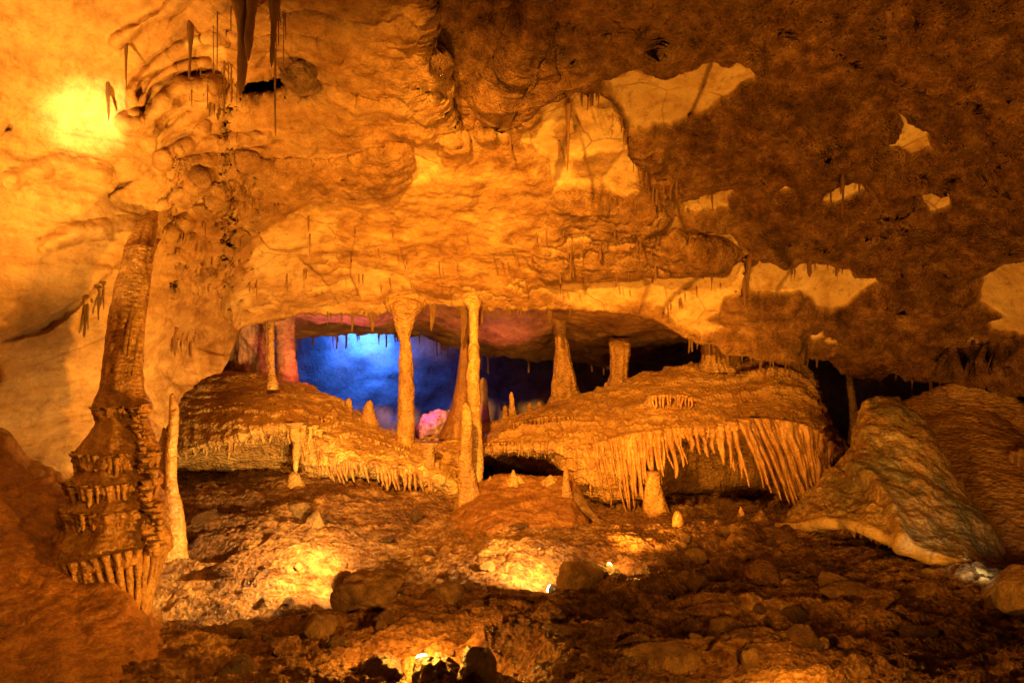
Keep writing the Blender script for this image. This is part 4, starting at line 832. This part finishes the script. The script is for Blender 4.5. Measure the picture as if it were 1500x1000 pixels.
# ------------------------------------------------------------------ STALACTITES
def stal_proto(kind, seed):
    rg = np.random.default_rng(seed); n = 16; t = np.linspace(0, 1, n); m = 9
    if kind == 'straw': r = np.where(t < .08, 1.5 - 6 * t, 1.0) * (1 - .25 * t)
    elif kind == 'carrot': r = (1 - t) ** .75 + .08
    elif kind == 'blade': r = (1 - t) ** .5 * (1 + .25 * np.sin(t * 9 + seed)) + .05
    else: r = (1 - t) ** .6 * (1 + .3 * np.sin(t * 17 + seed) * (1 - t)) + .1
    if kind in ('blade', 'knob'): r = r * (.15 + .85 * sstep(0, .2, t)) / (1 + .7 * np.exp(-t / .05))
    r = r * (1 + .07 * rg.normal(size=n)) * (1 + .7 * np.exp(-t / .05)) * (1 + .25 * np.exp(-t / .14)); r[-1] *= .4
    th = np.linspace(0, 2 * np.pi, m, endpoint=False)
    wx = .5 * np.sin(t * rg.uniform(2, 6) + rg.uniform(0, 6)) * t; wy = .5 * np.sin(t * rg.uniform(2, 6)) * t
    X = np.stack([r[:, None] * np.cos(th) * (1 if kind != 'blade' else .8) + wx[:, None], r[:, None] * np.sin(th) * (1 if kind != 'blade' else 1.8) + wy[:, None], np.broadcast_to(.10 - 1.10 * t[:, None], (n, m))], -1)
    X = np.concatenate([X, np.repeat(X[-1:].mean(1, keepdims=True), m, 1)], 0)
    return X, grid_quads(n + 1, m, True)
MESHES = {}
for kind in ('straw', 'carrot', 'blade', 'knob'):
    for mi, mt in enumerate((M_STAL, M_FLOW)):
        L = []
        for s in range(3):
            X, q = stal_proto(kind, 200 + s); o = mesh_from('stalactite', X, q, mt); L.append(o.data); bpy.data.objects.remove(o)
        MESHES[kind, mi] = L
NS = [0]
def stalactite(p, L, r, kind, mi, label, group):
    o = bpy.data.objects.new('stalactite', MESHES[kind, mi][NS[0] % 3]); NS[0] += 1; COL.objects.link(o)
    o.location = tuple(p); o.scale = (r, r, L); o.rotation_euler = (0, 0, random.uniform(0, 6.28) if kind != 'blade' else random.uniform(-.5, .5)); tag(o, label, 'stalactite', group); return o
def hang(u, v, Lpx, wpx, kind, mi, label, group=None, at=None):
    p = (at(u) if at else ceil_at(u, v)); Y = p[1]; d = p - np.array([0, 0, CAMZ]); rr = wpx * .42 / F * Y; p = p + d / np.linalg.norm(d) * rr * .5 + np.array([0, rr * .6, rr * .9])
    return stalactite(p, Lpx / F * Y, wpx * .42 / F * Y, kind, mi, label, group)
for (u, v, L, w, k, m, lab) in [(747,196,38,6,'knob',0,'lone dark stalactite hanging from the left tip of the large pale patch'),(828,140,110,7,'blade',0,'long dark seam of stalactite down the middle of the large pale patch'),(819,205,32,5,'carrot',0,'short stalactite just left of the dark seam on the large pale patch'),
  (276,22,92,7,'blade',0,'long dark stalactite at top left beside the curved ledge'),(350,-30,165,22,'blade',0,'broad dark drapery blade hanging from the top edge'),(366,-30,110,18,'blade',0,'second dark blade just right of the broad one at the top edge'),(399,-30,125,15,'blade',0,'dark tapering blade right of the broad drapery at top left'),
  (181,58,72,6,'carrot',0,'curved single stalactite on the bright left wall'),(156,118,62,8,'knob',1,'pale knobbly stalactite beside the lamp glow on the left wall'),(402,60,130,4,'straw',1,'pale straw stalactite hanging in front of the black hole'),
  (1228,222,66,8,'blade',0,'largest dark stalactite over the oval pale patch at right'),(1042,276,30,5,'carrot',0,'single stalactite crossing the leaf-shaped pale patch'),(1102,360,56,9,'blade',0,'dark tooth at the joint of two pale patches on the right'),(1095,400,44,6,'straw',0,'stalactite below the dark tooth at the pale patch joint'),
  (1184,376,28,8,'blade',0,'stubby dark tooth over the right-hand pale patch'),(983,256,28,8,'blade',0,'dark plug-like stalactite right of the large pale patch'),(956,262,40,6,'carrot',0,'stalactite left of the dark plug beside the large pale patch'),
  (543,450,36,15,'knob',1,'stout ragged stalactite on the roof lip above the blue light'),(513,452,34,8,'carrot',1,'pointed stalactite left of the stout one above the blue light'),(631,440,48,16,'carrot',1,'stout stalactite on the lip right of the funnel column'),(704,446,34,14,'blade',0,'dark blade on the lip right of the slender column'),(678,446,62,15,'knob',1,'ragged stalactite on the lip left of the slender column'),
  (878,356,22,10,'blade',0,'small dark tooth in the middle of the brown roof lens')]:
    hang(u, v, L, w, k, m, lab)
def cluster(poly, n, L, w, kind, mi, label, group, at=None, spread=2., box=None):
    pl = np.array(poly, float) if poly else None
    for i in range(n):
        if box: u, v = random.uniform(box[0], box[2]), random.uniform(box[1], box[3])
        else:
            s = np.r_[0, np.cumsum(np.hypot(*np.diff(pl, axis=0).T))]; t = random.uniform(0, s[-1]); u, v = np.interp(t, s, pl[:, 0]) + random.uniform(-spread, spread), np.interp(t, s, pl[:, 1]) + random.uniform(-spread, spread)
        hang(u, v, random.uniform(*L), random.uniform(*w), random.choice(kind), mi, label, group, at)
ST = ('straw', 'carrot')
cluster([(832,72),(842,88),(860,112),(882,128)], 22, (10, 28), (2.5, 4), ST, 0, 'dark straw in the dense row on the crack above the large pale patch', 'straws on the crack above the large pale patch')
cluster([(905,160),(922,205),(940,232),(952,248)], 16, (10, 30), (2.5, 4), ST, 0, 'dark straw on the curved crack between the two big pale patches', 'straws on the curved crack between pale patches')
cluster(None, 34, (8, 40), (2.2, 4), ST, 0, 'thin stalactite in the thicket left of the black hole', 'stalactites in the top left thicket', box=(272, 82, 352, 128))
cluster(None, 14, (8, 24), (2.2, 4), ('carrot', 'knob'), 1, 'pale stub in the row under the top left thicket', 'pale stubs under the top left thicket', box=(276, 140, 330, 160))
cluster(None, 10, (20, 85), (1.6, 2.6), ('straw',), 0, 'hair-thin straw hanging from the roof at top left', 'hair-thin straws at top left', box=(285, -5, 420, 30))
cluster(None, 8, (14, 40), (2, 4), ST, 0, 'straw in front of the black hole at top left', 'straws at the black hole', box=(345, 108, 410, 130))
cluster(None, 14, (10, 26), (2, 3.5), ST, 0, 'straw in the dark patch above the arched pale patch', 'straws above the arched pale patch', box=(342, 242, 372, 285))
cluster(None, 42, (7, 24), (2, 4.5), ST, 0, 'tiny straw scattered over the brown middle of the roof', 'straws over the brown middle of the roof', box=(655, 325, 965, 425))
cluster([(480,450),(560,452),(650,441),(760,446),(860,450)], 26, (6, 24), (3, 6), ('carrot', 'knob'), 1, 'short stalactite in the fringe along the front roof lip', 'stalactites along the front roof lip')
cluster(None, 22, (8, 24), (2.4, 4.5), ST, 1, 'stalactite in the row at the far roof edge against the blue light', 'stalactites at the far edge against the blue light', at=edge_at, box=(430, 0, 660, 1))
cluster(None, 14, (8, 26), (2.4, 4.5), ST, 1, 'stalactite under the far dark roof right of the slender column', 'stalactites under the far dark roof', at=edge_at, box=(700, 0, 990, 1))
cluster([(1005,490),(1060,503),(1130,508),(1195,516)], 22, (7, 24), (2.5, 5), ST, 1, 'stalactite in the low fringe above the ramp crest', 'stalactites above the ramp crest')
cluster([(1280,532),(1340,536),(1400,542)], 7, (8, 18), (2.2, 4), ST, 1, 'faint stalactite at the roof edge over the black gap at right', 'stalactites over the black gap at right')
cluster([(1200,275),(1225,268),(1258,262)], 6, (12, 30), (2.5, 4), ST, 0, 'thin stalactite crossing the oval pale patch at right', 'stalactites on the oval pale patch')
cluster([(1150,392),(1180,385),(1215,387),(1240,392)], 9, (10, 22), (2.2, 3.6), ST, 0, 'thin stalactite along the top of the right-hand pale patch', 'stalactites on the right-hand pale patch')
cluster(None, 9, (14, 36), (2.4, 4), ST, 0, 'stalactite on the wall between tiered column and the golden mound', 'stalactites right of the tiered column', box=(240, 476, 285, 500))
cluster(None, 9, (12, 34), (3, 6), ST, 0, 'dark stalactite in the brown crust right of the large pale patch', 'stalactites right of the large pale patch', box=(945, 250, 990, 300))
cluster([(436,300),(447,298),(458,372),(470,385),(356,412)], 8, (14, 34), (1.8, 3), ST, 0, 'thin stalactite over the arched pale patch at the centre left', 'stalactites over the arched pale patch')

cluster([(182,362),(165,392),(140,425),(112,452)], 16, (16, 58), (3, 6), ('straw', 'carrot'), 1, 'stalactite in the crack of the left wall beside the tiered column', 'stalactites in the left wall crack')
cluster(None, 18, (8, 26), (2, 4), ST, 0, 'small dark stalactite among the clots between tiered column and arched pale patch', 'stalactites among the roof clots at centre left', box=(245, 300, 345, 440))
cluster(None, 16, (8, 24), (2, 3.6), ST, 0, 'small dark stalactite on the orange roof above the funnel column', 'stalactites on the orange roof above the funnel column', box=(520, 330, 660, 430))
cluster([(1085,430),(1040,400),(985,440),(965,455)], 10, (10, 28), (2.2, 4), ST, 0, 'thin stalactite on the forked crack of the low pale patch', 'stalactites on the forked crack of the low pale patch')
# boulder jammed in the roof hole
q = ceil_at(500, 120); rock('wedged_boulder', 442, 114, q[1] - .06, 62, 50, M_ROCK, 55, depth=.2, label='brown boulder wedged in the black hole of the roof at top left', cat='rock')
q = ceil_at(350, 195); rock('wedged_stone', 326, 188, q[1] - .02, 16, 15, M_ROCK, 56, depth=.08, label='small stone stuck in the little roof hole at upper left', cat='rock', sub=4)
q = ceil_at(1440, 262); rock('wedged_stone', 1414, 246, q[1] - .05, 40, 24, M_ROCK, 57, depth=.12, label='stone wedged in the roof crack near the right edge', cat='rock', sub=4)

# ------------------------------------------------------------------ LAMPS AND ADDED FILL SPOTS
WARM = (1., .395, .036)
def light(name, loc, power, col=WARM, r=.03, spot=None, aim=None, blend=1.):
    d = bpy.data.lights.new(name, 'SPOT' if spot else 'POINT'); d.energy = power; d.color = col; d.shadow_soft_size = r
    o = bpy.data.objects.new(name, d); COL.objects.link(o); o.location = tuple(float(c) for c in loc)
    if spot:
        d.spot_size = math.radians(spot); d.spot_blend = blend
        o.rotation_euler = (Vector(tuple(map(float, aim))) - Vector(o.location)).to_track_quat('-Z', 'Y').to_euler()
    return o
def tube(p, q, r, n=12, r2=None):
    p, q = np.array(p, float), np.array(q, float); d = q - p; d /= np.linalg.norm(d); a = np.cross(d, [0, 0, 1.]) if abs(d[2]) < .9 else np.cross(d, [1., 0, 0]); a /= np.linalg.norm(a); b = np.cross(d, a)
    th = np.linspace(0, 2 * np.pi, n, endpoint=False); ring = np.cos(th)[:, None] * a + np.sin(th)[:, None] * b; r2 = r if r2 is None else r2
    return np.stack([np.repeat(p[None], n, 0), p + ring * r, q + ring * r2, np.repeat(q[None], n, 0)], 0)
def lamp(u, v, Y, aim, label, r=.03):
    c = P(u, v, Y); t = empty('floor_lamp', c - np.array([0, 0, .07])); tag(t, label, 'lamp', 'floor lamps among the rocks')
    d = np.array(aim, float) - c; d /= np.linalg.norm(d)
    grid_obj('lamp_housing', tube(c - d * .07, c - d * .006, r * .8, r2=r * 1.1), M_METAL, parent=t, wrap=True)
    th = np.linspace(0, 2 * np.pi, 16, endpoint=False)
    L = tube(c - d * .005, c + d * .006, r, 16, r * .8); grid_obj('lamp_lens', L, M_LENS, parent=t, wrap=True)
    grid_obj('lamp_stake', tube(c - d * .03, c - d * .03 - np.array([0, 0, .12]), .006, 8), M_METAL, parent=t, wrap=True)
    return c + d * .05
EYE = np.array([0, 0, CAMZ])
a1 = lamp(892, 828, 4.36, P(1050, 680, 5.5), 'bare bright floor lamp beside the rounded boulder', .024)
a2 = lamp(806, 862, 4.16, P(740, 835, 4.4), 'glowing floor lamp half hidden at the left of the rounded boulder', .03)
a3 = lamp(618, 962, 3.05, P(560, 300, 5.5) , 'glowing lamp between the dark rocks at the bottom edge', .028)
a4 = lamp(489, 872, 4.12, P(430, 850, 4.3), 'small floor lamp glinting at the left tip of the pale pointed boulder', .02)
def above(u, Y, h):
    p = floor_pt(u, Y); return p + np.array([0, 0, h])
up = lambda h: np.array([0, 0, h])
light('glow_ramp', a1 + np.array([.02, .03, .1]), 170, spot=95, aim=P(1010, 640, 5.7))
light('spill_ramp', a1 + up(.06), 5)
light('glow_pocket', a2 + np.array([-.04, -.14, .24]), 105, col=(1., .55, .13), spot=140, aim=P(745, 828, 4.4))
light('glow_front', a3 + up(.10), 34)
light('beam_column', a3 + up(.10), 170, spot=60, aim=P(205, 760, 3.5), r=.03)
light('glow_bank', a4 + np.array([.03, -.12, .36]), 230, col=(1., .55, .13), spot=155, aim=P(385, 790, 4.6))
light('beam_roof', P(618, 958, 3.0) + up(.14), 620, spot=90, aim=P(470, 320, 5.9), r=.05)
light('beam_mounds', (-.7, 1.5, 3.3), 2700, spot=60, aim=P(760, 570, 6.3), r=.08)
light('fill_near_left', (.5, .3, 2.7), 380, spot=34, aim=P(130, 850, 3.5), r=.06)  # unseen spot added as fill for the left column and its base
light('beam_left_wall', P(-150, 560, 2.4), 430, spot=78, aim=P(80, 110, 3.9), r=.05, col=(1., .46, .07))
light('core_left_wall', P(-150, 540, 2.4), 900, spot=14, aim=P(120, 182, 3.9), r=.04, col=(1., .62, .2))
light('glow_right', above(1150, 2.6, .2), 16)
light('rake_fill_right', P(1640, 880, 2.4), 230, spot=120, aim=P(1180, 280, 5.2), r=.06)  # unseen side spot added to rake the right roof and bring out relief
light('fill_right', above(1100, 2.5, .3), 150, spot=125, aim=P(1150, 300, 5.3), r=.06)
light('glow_slab', P(1446, 846, 3.6), 4, col=(1., .95, .55), r=.02, spot=110, aim=P(1375, 740, 4.3))
light('blue_lamp', P(536, 468, 11.25), 200, col=(.03, .16, 1.), r=.06, spot=150, aim=P(535, 560, 12.2))
light('blue_lamp', P(462, 462, 11.1), 8, col=(.015, .10, .9), r=.06, spot=140, aim=P(455, 560, 12))
light('violet_lamp', P(640, 470, 10.9), 8, col=(.10, .10, .8), r=.06, spot=140, aim=P(640, 560, 12))
light('red_lamp', P(470, 556, 7.0), 20, col=(1., .06, .07), r=.05, spot=75, aim=P(398, 508, 7.5))
light('rose_lamp', P(490, 600, 8.0), 95, col=(1., .16, .20), r=.06, spot=70, aim=P(520, 465, 7.6))
light('rose_lamp', P(735, 610, 8.0), 55, col=(1., .22, .12), r=.08, spot=80, aim=P(720, 485, 7.8))
light('magenta_lamp', P(612, 590, 6.9), 14, col=(.9, .05, .5), r=.04, spot=80, aim=P(645, 622, 7.2))

# ------------------------------------------------------------------ WORLD, CAMERA
w = bpy.data.worlds.new('World'); S.world = w; w.use_nodes = True
bg = w.node_tree.nodes['Background']; bg.inputs[0].default_value = (1., .5, .14, 1); bg.inputs[1].default_value = .022  # faint orange fill added from the open side; the cave has no sky
cam = bpy.data.cameras.new('camera'); co = bpy.data.objects.new('camera', cam); COL.objects.link(co)
co.location = (0, 0, CAMZ); co.rotation_euler = (math.radians(90), 0, 0); cam.sensor_width = 36; cam.lens = 24; cam.clip_start = .02; cam.clip_end = 200; S.camera = co
S.render.engine = 'CYCLES'
S.view_settings.view_transform = 'Standard'; S.view_settings.look = 'None'; S.view_settings.exposure = 0; S.view_settings.gamma = 1
c = S.cycles; c.use_denoising = True; c.max_bounces = 6; c.diffuse_bounces = 3; c.glossy_bounces = 2; c.sample_clamp_indirect = 6; c.caustics_reflective = False; c.caustics_refractive = False
